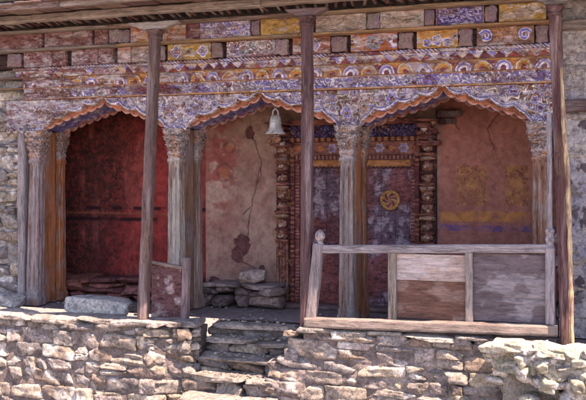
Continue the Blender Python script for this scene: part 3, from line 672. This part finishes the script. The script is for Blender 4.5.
def panel(px0, px1, z0, z1, Y, kind, seed):
    x0, x1 = PX(px0, Y), PX(px1, Y); f = pan(kind, seed); xm, zm, hw, hh = (x0+x1)/2, (z0+z1)/2, (x1-x0)/2, (z1-z0)/2
    relief(x0, x1, z0, z1, Y, lambda X, Z: .006*fbm(X*8, Z*20, 0, seed, 3)+.006*ss(.80, .9, np.maximum(np.abs(X-xm)/hw*1., np.abs(Z-zm)/hh)), lambda X, Z: f(X, Z, xm, zm, hw, hh), res=.0045, skirt=.15).build('painted_panel', M_PAINT, arc)
def beam_end(px0, px1, z0, z1, Y, seed, col=(.27, .20, .185)):
    x0, x1 = PX(px0, Y), PX(px1, Y)
    j = ((seed*37) % 11-5)/5*.012; m = box(x0+.006+j*.3, x1-.006+j*.3, Y-.008+j, Y+.25, z0+.006, z1-.008, cf=lambda Q: mix(woodcol(Q, col, seed), mix(ORANGE*.5, LAV*.7, fbm(Q[..., 0]*9, Q[..., 2]*9, 0, seed, 2)), ss(.5, .6, fbm(Q[..., 0]*25, Q[..., 2]*25, 0, seed+1, 4))*.6), rough=.02, fr=22, seg=.012, n=64, seed=seed); m.build('joist_end', M_WY, arc)
YL, ZL0, ZL1 = -.235, 2.985, 3.165
low = [(8, 22, 'b', 0), (24, 52, 'maroonfigure', 0), (53, 66, 'maroon', 0), (72, 98, 'maroonfigure', 0), (99, 113, 'maroonfigure', 0), (118, 131, 'rust', 0), (132, 150, 'dun', 0), (151, 165, 'b', 0),
       (168, 211, 'yellowflower', 0), (211.5, 223, 'b', 0), (227, 275, 'scroll', 0), (275.5, 289, 'b', 0), (293, 330, 'blueflower', 0), (330.5, 347, 'b', 0), (351, 397, 'orange', 0), (397.5, 413, 'b', 0), (417, 458, 'yellowblue', 0), (458.5, 473, 'b', 0), (477, 534, 'curls', 0), (534.5, 548, 'b', 0)]
for i, (a, b, k, _) in enumerate(low):
    if k == 'b': beam_end(a, b, ZL0, ZL1, YL, i)
    else: panel(a, b, ZL0, ZL1, YL, k, 200+i)
YU, ZU0, ZU1 = -.345, 3.198, 3.372
upp = [(0, 42, 'maroon'), (45, 92, 'maroon'), (95, 108, 'maroonfigure'), (108.5, 130, 'b'), (131, 150, 'rust'), (163, 186, 'rust'), (186.5, 200, 'maroon'), (200.5, 250, 'lavwhite'), (251, 260, 'b'), (261, 300, 'yellow'), (316, 366, 'dun'), (366.5, 380, 'b'), (380.5, 424, 'dun'), (424.5, 435, 'b'), (436, 484, 'bluefigure'), (484.5, 498, 'b'), (499, 546, 'yellow')]
for i, (a, b, k) in enumerate(upp):
    if k == 'b': beam_end(a, b, ZU0, ZU1, YU, i+40, (.24, .19, .19))
    else: panel(a, b, ZU0, ZU1, YU, k, 300+i)
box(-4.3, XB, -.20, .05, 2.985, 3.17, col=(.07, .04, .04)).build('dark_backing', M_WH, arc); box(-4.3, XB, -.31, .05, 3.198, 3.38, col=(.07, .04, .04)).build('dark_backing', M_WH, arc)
def board(x0, x1, y0, y1, z0, z1, col, seed, parent=arc, nm='cornice_board', rough=.008):
    return box(x0, x1, y0, y1, z0, z1, col=col, rough=rough, fr=5, seg=.03, n=32, seed=seed).build(nm, M_WH, parent)
for k, (a, b) in enumerate([(-4.32, -2.1), (-2.1, .2), (.2, XB+.02)]):
    board(a, b, -.36, .0, 3.168, 3.197, [(.34, .29, .25), (.42, .27, .15), (.44, .26, .14)][k], 3+k)
    board(a-.02, b-.02, -.47, .0, 3.374, 3.405, [(.33, .28, .24), (.34, .24, .2), (.42, .30, .20)][k], 13+k)
for k, (a, b) in enumerate([(-4.3, -3.2), (-3.2, -1.2), (-1.2, 1.1), (1.1, XB)]):
    board(a, b, -.165, -.02, 2.858, 2.866, (.30, .2, .16), 23+k); board(a+.03, b, -.125, -.02, 2.732, 2.741, (.44, .25, .14), 33+k, rough=.003)

# ================================================================== EAVE
ev = thing('roof_eave', 'overhanging timber eave of pale beams, sticks and boards above the porch', 'roof', (-.5, -.8, 3.4))
board(-5.4, -2.9, -.86, -.74, 3.425, 3.505, (.44, .39, .34), 50, ev, 'eave_beam', .012); board(-2.9, -.05, -.86, -.74, 3.425, 3.508, (.46, .40, .36), 51, ev, 'eave_beam', .012)
board(-.05, 3.3, -.86, -.74, 3.43, 3.51, (.40, .34, .30), 52, ev, 'eave_beam', .012); board(3.3, 6, -.86, -.74, 3.43, 3.51, (.40, .34, .30), 53, ev, 'eave_beam', .012)
x = -5.2; j = 0
while x < 5.2:
    a = random.uniform(.35, .9)*(1 if (x < 1.2) else -1)*.28; r = random.uniform(.012, .022)
    c = random.choice([(.36, .30, .26), (.22, .12, .10), (.28, .22, .19), (.14, .07, .07)])
    m = sweep([(x, -.30, 3.435+r), (x+a*.4, -.62, 3.44+r), (x+a*.7, -.725, 3.45+r+random.uniform(-.01, .01))], r, r, k=2.2, n=12, rough=.006, fr=18, seed=j, col=c)
    m.build('eave_stick', M_WY, ev); x += random.uniform(.075, .14); j += 1
    if j >= 95: break
for k in range(30):
    x0 = -5.4+k*.38; m = box(x0, x0+.365, -1.42, 2.3, 3.512+.006*(k % 3), 3.535+.006*(k % 3), col=random.choice([(.20, .13, .11), (.26, .19, .16), (.15, .09, .09)]), seg=.1, n=20, rough=.004, seed=k)
    m.build('soffit_board', M_WY, ev)
# outer layered edge: weathered planks and stone slabs
x = -5.5
while x < 5.6:
    w = random.uniform(.35, 1.1); m = MB(); stone(m, (x+w/2, -1.30+random.uniform(-.04, .04), 3.60), (w/2*1.02, .17, random.uniform(.028, .045)), rotz(random.uniform(-.04, .04)), kk=9, col=random.choice([(.36, .33, .36), (.42, .38, .38), (.28, .22, .24)]), rough=.06, hi=True)
    m.build('edge_slab', M_STONE, ev); x += w
board(-5.4, -2.2, -1.36, -1.27, 3.46, 3.545, (.36, .27, .25), 60, ev, 'edge_board', .014); board(-2.2, 1.2, -1.34, -1.25, 3.47, 3.55, (.40, .34, .31), 61, ev, 'edge_board', .014); board(1.2, 5.8, -1.36, -1.27, 3.47, 3.55, (.30, .22, .2), 62, ev, 'edge_board', .014)
mudwall(-5.5, 5.8, -1.3, 4.0, 3.66, 3.95, col=(.30, .26, .22)).build('roof_earth', M_MUD, ev)
cl = thing('porch_ceiling', 'dark timber ceiling of the porch behind the arches', 'ceiling', (-.5, 1, 2.7))
for k in range(20):
    x0 = -4.5+k*.38; box(x0, x0+.372, .53, 2.0, 2.70, 2.73, col=(.16, .09, .08), seg=.15, n=20, rough=.004).build('ceiling_board', M_WY, cl)

# ================================================================== PROP POSTS
def cfpost(base, seed):
    def f(Q):
        n = fbm(Q[..., 0]*18, Q[..., 1]*18, Q[..., 2]*1.5, seed, 4); m = fbm(Q[..., 0]*6, Q[..., 1]*6, Q[..., 2]*4, seed+3, 4)
        c = np.array(base)*(.6+.75*n)[..., None]; c = mix(c, (.28, .23, .225), ss(.52, .66, n)*.55); return mix(c, (.24, .15, .10), ss(.56, .66, m)*.4)
    return f
def post(pxs, Yp, w, label, base, seed, capital=True, bracket=None):
    bot = PT(*pxs[0], Yp); p = thing('prop_post', label, 'post', bot, 'slender timber posts propping the eave')
    pts = [PT(a, b, Yp) for a, b in pxs]
    top = pts[-1]; pts[0] = (pts[0][0], Yp, .02 if seed != 71 else .03)
    m = sweep(pts, w/2*1.0, w/2, up=(0, 1, 0), k=5, n=40, seg=.04, rough=.007, fr=6, seed=seed, cf=cfpost(base, seed)); sh = m.build('shaft', M_WV, p)
    if capital:
        z = top[2]; x = top[0]
        m = MB(); zs = np.array([-.03, 0, .0, .025, .025, .06, .06, .10]); ws = np.array([.52, .52, .62, .62, .52, .60, .72, .72])*w
        m = sweep([(x, Yp, z-.02), (x, Yp, z+.005)], w*.6, w*.6, up=(0, 1, 0), k=8, n=32, seg=.01, col=base, seed=seed); sweep([(x, Yp, z+.01), (x, Yp, z+.07)], [w*.50, w*.75], [w*.5, w*.75], up=(0, 1, 0), k=8, n=32, seg=.01, col=base, seed=seed, mb=m)
        m.build('capital', M_PAINT, p)
        if bracket:
            hw, th, c = bracket; zz = z+.08
            prof = [(-hw, .018), (-hw*.92, th*.4), (-hw*.7, th*.55), (-hw*.5, th*.85), (-hw*.3, th), (hw*.3, th), (hw*.5, th*.85), (hw*.7, th*.55), (hw*.92, th*.4), (hw, .018)]
            m = sweep([(x+a, Yp, zz+th-b/2) for a, b in prof], [.06]*10, [b/2 for a, b in prof], k=10, n=32, seg=.03, rough=.006, col=c, seed=seed+2)
            m.build('bracket', M_WH, p)
    return p
YP = -.72
post([(143, 322), (147, 230), (151.5, 120), (155, 37)], YP, .112, 'weathered brown prop post standing left of the pale twin-shafted pier', (.155, .10, .09), 70, bracket=(.30, .085, (.46, .42, .38)))
post([(306, 325), (307, 200), (307.5, 100), (307, 24)], YP, .115, 'dark reddish prop post in the middle, beside the left end of the railing', (.135, .075, .075), 71, bracket=(.22, .08, (.28, .20, .21)))
post([(567, 338), (563, 220), (559, 110), (555, 14)], YP-.02, .115, 'maroon prop post at the right end of the railing, in front of the grey wall', (.13, .06, .06), 72, bracket=(.16, .07, (.36, .31, .28)))
lp = PT(572, 338, YP-.16); pl = thing('log_pole', 'thin peeled yellowish log pole leaning beside the right-hand prop post', 'pole', lp)
sweep([(lp[0], YP-.18, .09), PT(570, 250, YP-.17), PT(568, 180, YP-.14), PT(563.5, 120, YP-.12), PT(561.5, 68, YP-.10)], [.023, .021, .024, .02, .016], [.023, .021, .024, .02, .016], up=(0, 1, 0), k=2, n=24, seg=.03, rough=.010, fr=9, seed=5,
      cf=lambda Q: mix(np.array((.50, .37, .21))*(.6+.8*fbm(Q[..., 0]*20, Q[..., 1]*20, Q[..., 2]*3, 8, 4))[..., None], (.26, .14, .12), ss(.5, .6, fbm(Q[..., 0]*9, Q[..., 1]*9, Q[..., 2]*9, 2, 3))*.7)).build('trunk', M_WV, pl)

# ================================================================== RAILING
YRL = -.74
ra = thing('railing', 'grey weathered wooden railing with two boarded panels on the right terrace', 'railing', PT(430, 337, YRL))
def bar(p, q, w, d, nm, mat, col, seed, parent=ra, k=10, rough=.004, up=None):
    up = up or ((0, 1, 0) if mat is M_WV else (0, 0, 1))
    if mat is M_WV: m = sweep([p, q], w, d, up=up, k=k, n=32, seg=.03, rough=rough, fr=9, seed=seed, col=col)
    else: m = sweep([p, q], d, w, up=up, k=k, n=32, seg=.03, rough=rough, fr=9, seed=seed, col=col)
    return m.build(nm, mat, parent)
GW = (.36, .31, .30)
bar(PT(306, 322, YRL-.04), PT(557, 330.5, YRL-.04), .052, .06, 'bottom_rail', M_WH, (.38, .31, .27), 80, rough=.007)
bar(PT(314, 249, YRL), PT(551, 248.5, YRL), .042, .035, 'top_rail', M_WH, (.40, .36, .36), 81)
nw = bar(PT(311, 320, YRL), PT(319, 244, YRL), .055, .05, 'newel', M_WV, GW, 82, k=6)
c = PT(320, 236, YRL); zs = np.array([-.10, -.085, -.07, -.045, -.03, -.01, .02, .045, .06, .066]); ws = np.array([.04, .048, .03, .03, .045, .052, .050, .036, .018, .003])
a = np.linspace(0, 2*PI, 20, endpoint=False); m = MB(); m.grid(np.stack([c[0]+ws[:, None]*np.cos(a), c[1]+ws[:, None]*np.sin(a), c[2]+zs[:, None]+0*a], -1), (.36, .31, .30), closeu=True); m.build('finial', M_PAINT, nw)
bar(PT(392.5, 319, YRL), PT(392.5, 253, YRL), .042, .03, 'stile', M_WV, (.36, .30, .24), 83); bar(PT(469.5, 322, YRL), PT(469, 253, YRL), .036, .03, 'stile', M_WV, (.38, .33, .30), 84)
# right newel is turned and tall
xr_, zr0, zr1 = PX(550.5, YRL), PZ(550, 324, YRL), PZ(550, 112, YRL)
zz = np.arange(zr0, zr1, .008); f = (zz-zr0)/(zr1-zr0)
W = .034+.012*(f < .36)-.008*(f > .45)+.012*np.exp(-((f-.40)/.012)**2)+.014*np.exp(-((f-.44)/.01)**2)+.01*np.exp(-((f-.36)/.01)**2)+.012*np.exp(-((f-.93)/.02)**2)
cu, cv = ring(28, 4); P = np.stack([xr_+(zz-zr0)[:, None]*-.004+W[:, None]*cu, YRL+W[:, None]*cv, zz[:, None]+0*cu], -1); MB().grid(P, woodcol(P, (.40, .36, .38), 5), closeu=True).build('turned_newel', M_WV, ra)
M_PLANK = material('scuffed_plank', scale=(.16, 1, 1), nscale=45, fine=200, amp=.38, bump=.7, bdist=.004, split=.25, sscale=5)
def plank(pa, pb, ya, yb, nm, cf, parent=ra, Y=YRL+.012):
    x0, x1 = PX(pa, Y), PX(pb, Y); z0, z1 = PZ((pa+pb)/2, yb, Y), PZ((pa+pb)/2, ya, Y)
    relief(x0, x1, z0, z1, Y, lambda X, Z: .004*fbm(X*3, Z*50, 0, 7, 3)-.012*ss(.015, .0, np.abs((Z-z0)/(z1-z0)-.35))-.0, cf, res=.006, skirt=.02).build(nm, M_PLANK, parent)
def pk(base, pale, s):
    return lambda X, Z: mix(mix(np.array(base), np.array(base)*1.6, fbm(X*3, Z*18, 0, s, 4)), pale, ss(.5, .64, fbm(X*5, Z*9, 0, s+1, 5))*.75)
plank(396.5, 465.5, 254.5, 281, 'pale_plank', pk((.30, .23, .20), (.44, .39, .37), 1)); plank(396.5, 465.5, 281.3, 319.5, 'brown_board', pk((.11, .055, .04), (.24, .16, .13), 3), Y=YRL+.018)
plank(473, 547, 254, 322, 'dark_board', pk((.095, .075, .08), (.24, .22, .23), 6))
# short broken panel beside the left prop post
sp = thing('parapet_panel', 'short dark carved parapet panel between the left prop post and the pale pier', 'panel', PT(168, 322, -.5))
YQ = -.45
bar(PT(184.5, 326, YQ), PT(187, 258, YQ), .040, .04, 'post', M_WV, (.30, .22, .22), 90, sp)
bar(PT(150, 321, YQ), PT(183, 325.5, YQ), .03, .035, 'bottom_rail', M_WH, (.32, .20, .17), 91, sp); bar(PT(152, 262, YQ), PT(183, 268, YQ), .018, .03, 'top_rail', M_WH, (.34, .26, .22), 92, sp)
x0, x1 = PX(152, YQ), PX(182, YQ)
relief(x0, x1, PZ(168, 322, YQ), PZ(168, 266, YQ), YQ, lambda X, Z: .03*fbm(X*9, Z*9, 0, 2, 4), lambda X, Z: mix((.13, .06, .06), (.34, .26, .25), ss(.48, .66, fbm(X*9, Z*9, 0, 2, 5))), res=.006, skirt=.03).build('carved_board', M_PAINT, sp)

# ================================================================== DOORWAY
YD = YB-.02
dr = thing('doorway', 'ornate double doorway with carved jambs, dark painted leaves and a round gold emblem', 'door', (PX(358, YD), YD, 0))
dx0, dx1 = PX(301, YD), PX(412, YD); dxm = (dx0+dx1)/2; zt = PZ(392, 160, YD)
def leafc(X, Z):
    n = fbm(X*4, Z*3, 0, 101, 5); m = fbm(X*20, Z*5, 0, 102, 4); C = mix((.115, .045, .05), (.11, .07, .095), ss(.4, .62, n)); C = mix(C, (.34, .28, .32), ss(.48, .62, fbm(X*16, Z*12, 0, 109, 5))*.55*ss(.38, .55, n))
    bd = ((X-dx0)/.175) % 1; C = mix(C, (.04, .02, .03), ss(.03, .01, np.minimum(bd, 1-bd))*.8); C = mix(C, (.19, .055, .05), ss(.5, .62, fbm(X*3, Z*2, 0, 104, 4))*.8)
    C = mix(C, (.40, .17, .06), ss(zt-.09, zt-.08, Z)*.85); C = mix(C, (.07, .03, .03), ss(.02, .012, np.abs(Z-(zt-.10+.012*np.abs(np.sin(X*60))))))
    return C
for a, b in ((dx0, dxm-.006), (dxm+.006, dx1)):
    w = (b-a)
    o = relief(a, b, .05, zt, YD-.02, lambda X, Z: .012*ss(.84, .9, np.maximum(np.abs(X-(a+b)/2)/(w/2), np.abs(Z-.95)/.92))-.006*ss(.02, 0, np.abs(((X-a)/w*3) % 1-.0))+.005*fbm(X*20, Z*3, 0, 3, 3), leafc, res=.006, skirt=.04)
    lf = o.build('door_leaf', M_PAINT, dr)
    if a > dx0:
        ex, ez = PX(390, YD-.05), PZ(390, 200, YD-.05); R = .105
        t = np.linspace(0, 2*PI, 49); ph_ = np.linspace(0, 2*PI, 13)
        T, Pp = np.meshgrid(t, ph_); rr = R+.02*np.cos(Pp); MB().grid(np.stack([ex+rr*np.cos(T), YD-.045-.018*np.sin(Pp), ez+rr*np.sin(T)], -1), (.38, .19, .06)).build('emblem_ring', M_PAINT, lf)
        rs = np.linspace(0, R-.01, 26); T, RR = np.meshgrid(np.linspace(0, 2*PI, 97), rs)
        sw = np.sin(3*T+RR*34); C = mix((.08, .035, .05), (.34, .17, .06), ss(.35, .6, sw)*ss(.95, .8, RR/R)*.9); C = mix(C, (.30, .10, .07), ss(-.5, -.8, sw)*ss(.9, .8, RR/R))
        MB().grid(np.stack([ex+RR*np.cos(T), YD-.05-.006*np.sqrt(np.maximum(0, 1-(RR/R)**2))+RR*0, ez+RR*np.sin(T)], -1), C).build('emblem_disc', M_PAINT, lf)
# nested frame mouldings with beads + the outer figure-carved jambs
def beads(X, Z, p, horizontal=False): return np.abs(np.sin((X if horizontal else Z)*PI/p))
for sg, xin in ((-1, dx0), (1, dx1)):
    def strip(a, b, Y, hf, cf, nm): 
        u0, u1 = sorted((xin+sg*a, xin+sg*b)); relief(u0, u1, .0, 2.16, Y, hf, cf, res=.005, skirt=.12).build(nm, M_PAINT, dr)
    strip(.0, .055, YD-.06, lambda X, Z: .008*beads(X, Z, .04), lambda X, Z: mix((.17, .055, .05), (.28, .14, .11), ss(.6, .95, beads(X, Z, .04))*ss(.35, .55, fbm(X*9, Z*9, 0, 7, 3))), 'bead_moulding')
    strip(.057, .105, YD-.09, lambda X, Z: .014*beads(X, Z, .06), lambda X, Z: mix((.12, .035, .035), (.26, .10, .06), ss(.55, .9, beads(X, Z, .06))*ss(.35, .55, fbm(X*9, Z*9, 0, 8, 3))), 'bead_moulding')
    xc = xin+sg*.21; hw = .095
    def fh(X, Z):
        u = (X-xc)/hw; p = .27; q = (Z % p)/p-.5; k = np.floor(Z/p); body = np.sqrt(np.maximum(0, 1-(u/.95)**2))
        blob = np.exp(-((u-.25*np.sin(k*2.1))/.55)**2-((q+.05)/.22)**2)+.7*np.exp(-((u+.2*np.sin(k*2.1))/.4)**2-((q-.32)/.10)**2)
        s, i, r = scroll(X, Z, .06, 140); return .03*body+.06*blob+.014*s*body+.012*fbm(X*20, Z*20, 0, 3, 3)
    def fc(X, Z):
        s, i, r = scroll(X, Z, .06, 140); h = fh(X, Z); n = fbm(X*9, Z*9, 0, 142, 4); C = mix((.07, .025, .025), (.26, .09, .065), ss(.03, .08, h)); C = mix(C, (.44, .30, .26), ss(.085, .12, h+.03*(n-.5))*.8); return mix(C, (.42, .20, .07), ss(.58, .66, n)*.5)
    strip(.115, .305, YD-.06, fh, fc, 'figure_jamb')
    m = MB()
    for sx in (-.062, -.021, .021, .062): sweep([(xc+sx, YD-.10, .08), (xc+sx, YD-.10, .80)], .016, .018, up=(0, 1, 0), k=3, n=16, seg=.03, rough=.008, fr=30, seed=5, col=(.28, .13, .10), mb=m)
    z_ = .80; q_ = 0
    while z_ < 1.98:
        kind = q_ % 5; hz = (.022, .050, .018, .062, .026)[kind]; wd = (.100, .045, .085, .040, .095)[kind]
        cc = [(.22, .085, .065), (.27, .12, .095), (.13, .045, .04), (.25, .10, .075), (.30, .17, .13)][kind]
        stone(m, (xc+random.uniform(-.008, .008), YD-.10-.02*(kind in (0, 4)), z_+hz), (wd, .055, hz), kk=2.6 if kind in (1, 3) else 7, col=cc, rough=.12)
        if kind in (1, 3):
            for sx in (-1, 1): stone(m, (xc+sx*wd*.85, YD-.11, z_+hz*random.uniform(.6, 1.5)), (.032, .04, hz*.6), kk=2.5, col=(.30, .14, .11), rough=.15); stone(m, (xc+sx*wd*.4, YD-.15, z_+hz*random.uniform(.5, 1.4)), (.02, .02, hz*.35), kk=2.3, col=(.40, .27, .23), rough=.15)
        z_ += hz*2; q_ += 1
    m.build('figure_carving', M_PAINT, dr)
    # projecting beast-head capital on top of each jamb
    m = MB(); zc = 2.03
    for (dz, hwx, hy, hz, yo) in ((.00, .15, .13, .035, .10), (.065, .11, .11, .03, .09), (.13, .13, .17, .045, .14), (.20, .10, .20, .035, .20), (.255, .15, .22, .022, .22)):
        stone(m, (xc, YD-yo, zc+dz), (hwx, hy, hz), kk=4, col=(.24, .09, .08), rough=.12, hi=True)
    for j in range(9): stone(m, (xc+random.uniform(-.12, .12), YD-.22-random.uniform(0, .1), zc+random.uniform(.0, .24)), (.035, .04, .035), kk=2.5, col=random.choice([(.36, .18, .12), (.15, .05, .05), (.32, .26, .25)]), rough=.15)
    m.build('beast_capital', M_PAINT, dr)
XD0, XD1 = dx0-.11, dx1+.11
def lin(z0, z1, Y, cf, hf, nm): relief(XD0, XD1, z0, z1, Y, hf, cf, res=.005, skirt=.12).build(nm, M_PAINT, dr)
z = zt+.01
lin(z, z+.05, YD-.07, lambda X, Z: mix((.11, .04, .04), (.25, .12, .09), ss(.5, .9, beads(X, Z, .05, True))), lambda X, Z: .012*beads(X, Z, .05, True), 'lintel_moulding')
def flow(X, Z):
    p = .30; zc = zt+.145; C = mix((.15, .06, .06), (.28, .12, .08), fbm(X*9, Z*9, 0, 4, 4)); cx_ = (np.floor(X/p)+.5)*p; C = rosette(C, X, Z, cx_, zc, .055, 6, LAV, GREY, ORANGE); cx2 = (np.floor(X/p+.5))*p; return rosette(C, X, Z, cx2, zc, .035, 5, ORANGE*.8, RED, YEL)
lin(z+.055, z+.215, YD-.09, flow, lambda X, Z: .01*fbm(X*20, Z*20, 0, 2, 3)+.012*ss(.06, .07, np.abs(Z-zt-.145)), 'lintel_frieze')
lin(z+.22, z+.27, YD-.13, lambda X, Z: mix((.09, .03, .04), (.30, .13, .055), ss(.4, .8, beads(X, Z, .08, True))), lambda X, Z: .02*beads(X, Z, .08, True), 'lintel_moulding')
lin(z+.275, z+.42, YD-.12, lambda X, Z: mix(mix((.08, .04, .09), LAV*.7, ss(0, .5, scroll(X, Z, .09, 160)[0])), (.42, .22, .12), ss(.4, .6, scroll(X, Z, .09, 160)[0]-.0)*ss(.5, .6, scroll(X, Z, .09, 160)[1])), lambda X, Z: .02*scroll(X, Z, .09, 160)[0], 'lintel_frieze')
lin(z+.425, z+.49, YD-.16, lambda X, Z: mix((.10, .03, .04), (.36, .13, .08), fbm(X*9, Z*9, 0, 4, 4)), lambda X, Z: .01*fbm(X*12, Z*12, 0, 6, 3), 'lintel_cap')
box(dx0-.3, dx1+.3, YD-.22, YD+.1, -.01, .05, col=(.22, .14, .13)).build('threshold', M_WH, dr)
# dark timber bracket on the plaster right of the doorway
bk = thing('wall_bracket', 'dark stepped timber bracket on the plaster right of the doorway head', 'bracket', PT(450, 115, YB))
m = sweep([PT(437, 114, YB-.14), PT(461, 113.5, YB-.05)], [.05, .04], [.045, .035], k=9, n=28, seg=.03, rough=.012, fr=12, seed=3, col=(.13, .055, .06)); sweep([PT(440, 121, YB-.10), PT(455, 121, YB-.05)], [.04, .03], [.04, .03], k=9, n=28, seg=.03, rough=.012, fr=12, seed=4, col=(.10, .035, .04), mb=m); m.build('arm', M_WV, bk)

# ================================================================== LOOSE STONES
def loose(label, c, h, rz, col, kk=7, nm='loose_stone', ty=0., tx=0., rough=.07):
    m = MB(); stone(m, (0, 0, 0), h, rotz(rz, tx, ty), kk=kk, col=col, rough=rough, hi=True); o = m.build(nm, M_STONE); o.location = c; tag(o, label, 'stone'); return o
c = PT(103, 312, -.25); loose('long pale grey slab lying on the floor in the left arch', (c[0]-.02, -.3, .09), (.40, .19, .095), .05, (.52, .50, .51), kk=9, nm='stone_slab', ty=.05)
c = PT(6, 306, -.3); loose('grey block lying on the terrace at the foot of the left pier', (c[0]+.02, -.32, .09), (.20, .15, .075), .3, (.40, .37, .38), nm='stone_block', ty=.12)
bn = thing('stone_bench', 'rough low stone bench against the wall in the middle arch', 'bench', (PX(240, .8), .8, 0))
bx0, bx1 = PX(200, .65), PX(276, .65)
mb = MB(); masonry(mb, (bx0, .62), (bx1, .62), .24, 0, depth=.42, hmin=.09, hmax=.15, wmin=.2, wmax=.45, tint=.95); 
for cc in mb.c: cc *= np.array((.85, .68, .68))
mb.build('masonry', M_STONE, bn)
a_, b_ = bx0, (bx0+bx1)/2-.02
for (u, v, col) in ((a_, b_, (.40, .32, .32)), (b_, bx1, (.33, .25, .26))):
    m = MB(); stone(m, ((u+v)/2, .83, .262), ((v-u)/2, .25, .032), kk=9, col=col, rough=.05, hi=True); m.build('seat_slab', M_STONE, bn)
c = PT(252, 284, .75); loose('squarish brown stone block resting on the stone bench', (c[0], .78, .375), (.165, .13, .085), .2, (.42, .32, .31), nm='stone_block', ty=-.05, rough=.04)
loose('flat brown stone overhanging the right end of the stone bench', (PX(270, .6), .62, .225), (.13, .16, .05), -.25, (.34, .26, .26), nm='flat_stone')

mb = MB()
for i in range(240):
    if i % 2: x, y, z = random.uniform(-3.9, 2.6), random.uniform(-.4, .6), .0
    else:
        j = random.choice([(-.035, -.22), (-.19, -.42), (-.35, -.62), (-.52, -.84)]); x, y, z = random.uniform(SX0, SX1), j[1]+random.uniform(.05, .26), j[0]+.004
    q = random.uniform(.006, .022); stone(mb, (x, y, z+q*.5), (q*random.uniform(.8, 1.6), q, q*.6), rotz(random.uniform(0, 3)), kk=4, rough=.1)
gv = mb.build('gravel', M_STONE); gv['kind'] = 'stuff'

# ================================================================== BELL
by = .05; bc = PT(275.5, 124, by)
be = thing('hanging_bell', 'pale bronze bell hanging from the middle arch', 'bell', bc)
pr = [(.0, .105), (.018, .104), (.04, .098), (.056, .084), (.062, .05), (.066, .02), (.072, -.03), (.082, -.065), (.098, -.09), (.116, -.105), (.120, -.115), (.112, -.118), (.095, -.10), (.07, -.05), (.055, .04), (.0, .08)]
a = np.linspace(0, 2*PI, 49); 
P = np.array([[(bc[0]+r*math.cos(t), by+r*math.sin(t), bc[2]+z_) for t in a] for r, z_ in pr])
MB().grid(P, mix(np.array((.40, .39, .36))*(.7+.6*fbm(P[..., 0]*15, P[..., 1]*15, P[..., 2]*15, 2, 3))[..., None], (.17, .17, .13), ss(.5, .65, fbm(P[..., 0]*22, P[..., 1]*22, P[..., 2]*9, 6, 4))*.7)).build('bell_body', M_BELL, be)
for zz_, rr_ in ((-.055, .081), (.02, .068)):
    m = sweep([(bc[0]+rr_*math.cos(t), by+rr_*math.sin(t), bc[2]+zz_) for t in a], .005, .005, k=2, n=8, seg=.02, rough=0, col=(.42, .41, .4)); m.build('bell_band', M_BELL, be)
m = sweep([(bc[0]-.035, by, bc[2]+.095), (bc[0]-.03, by, bc[2]+.15), (bc[0], by, bc[2]+.175), (bc[0]+.03, by, bc[2]+.15), (bc[0]+.035, by, bc[2]+.095)], .011, .011, up=(0, 1, 0), k=2, n=12, seg=.01, rough=.001, col=(.36, .32, .30)); m.build('crown_loop', M_BELL, be)
m = sweep([(bc[0], by, bc[2]+.06), (bc[0]+.004, by, bc[2]-.11)], .006, .006, up=(0, 1, 0), k=2, n=10, seg=.03, rough=.001, col=(.15, .12, .1)); stone(m, (bc[0]+.004, by, bc[2]-.13), (.02, .02, .022), kk=2, col=(.2, .17, .15), rough=.01); m.build('clapper', M_BELL, be)
m = sweep([(bc[0]-.008, by, bc[2]+.165), (bc[0]-.012, by+.02, bc[2]+.36)], .012, .008, up=(0, 1, 0), k=3, n=12, seg=.03, col=(.25, .2, .19)); sweep([(bc[0]+.012, by, bc[2]+.165), (bc[0]+.05, by+.02, bc[2]+.33)], .009, .007, up=(0, 1, 0), k=3, n=12, seg=.03, col=(.3, .25, .2), mb=m); m.build('strap', M_WV, be)

# ================================================================== CAMERA, LIGHT
cam = bpy.data.objects.new('camera', bpy.data.cameras.new('camera')); COL.objects.link(cam); S.camera = cam
cam.location = (CX, -CD, CZ); cam.rotation_euler = (PI/2, 0, TH)
cam.data.sensor_width = 36; cam.data.lens = 36*F/586; cam.data.shift_y = -(200-HY)/586; cam.data.clip_end = 6000
SUN = Vector((.52, -.20, .98)).normalized()
el = math.asin(SUN.z); az = math.atan2(SUN.x, SUN.y)
w = bpy.data.worlds.new('World'); S.world = w; w.use_nodes = True; nt = w.node_tree
sky = nt.nodes.new('ShaderNodeTexSky'); sky.sky_type = 'NISHITA'; sky.sun_disc = False; sky.sun_elevation = el; sky.sun_rotation = az; sky.altitude = 3500; sky.air_density = 1; sky.dust_density = 2
nt.links.new(sky.outputs[0], nt.nodes['Background'].inputs[0]); nt.nodes['Background'].inputs[1].default_value = .15
sl = bpy.data.lights.new('sun', 'SUN'); sl.energy = 4.2; sl.angle = math.radians(.5); sl.color = (1, .93, .82)
so = bpy.data.objects.new('sun', sl); COL.objects.link(so); so.rotation_euler = SUN.to_track_quat('Z', 'Y').to_euler(); so.location = (6, -6, 12)
S.view_settings.view_transform = 'Standard'; S.view_settings.look = 'None'; S.view_settings.exposure = 2.1; S.view_settings.use_white_balance = True; S.view_settings.white_balance_temperature = 8300; S.view_settings.white_balance_tint = 32; S.view_settings.gamma = 1
S.render.engine = 'CYCLES'
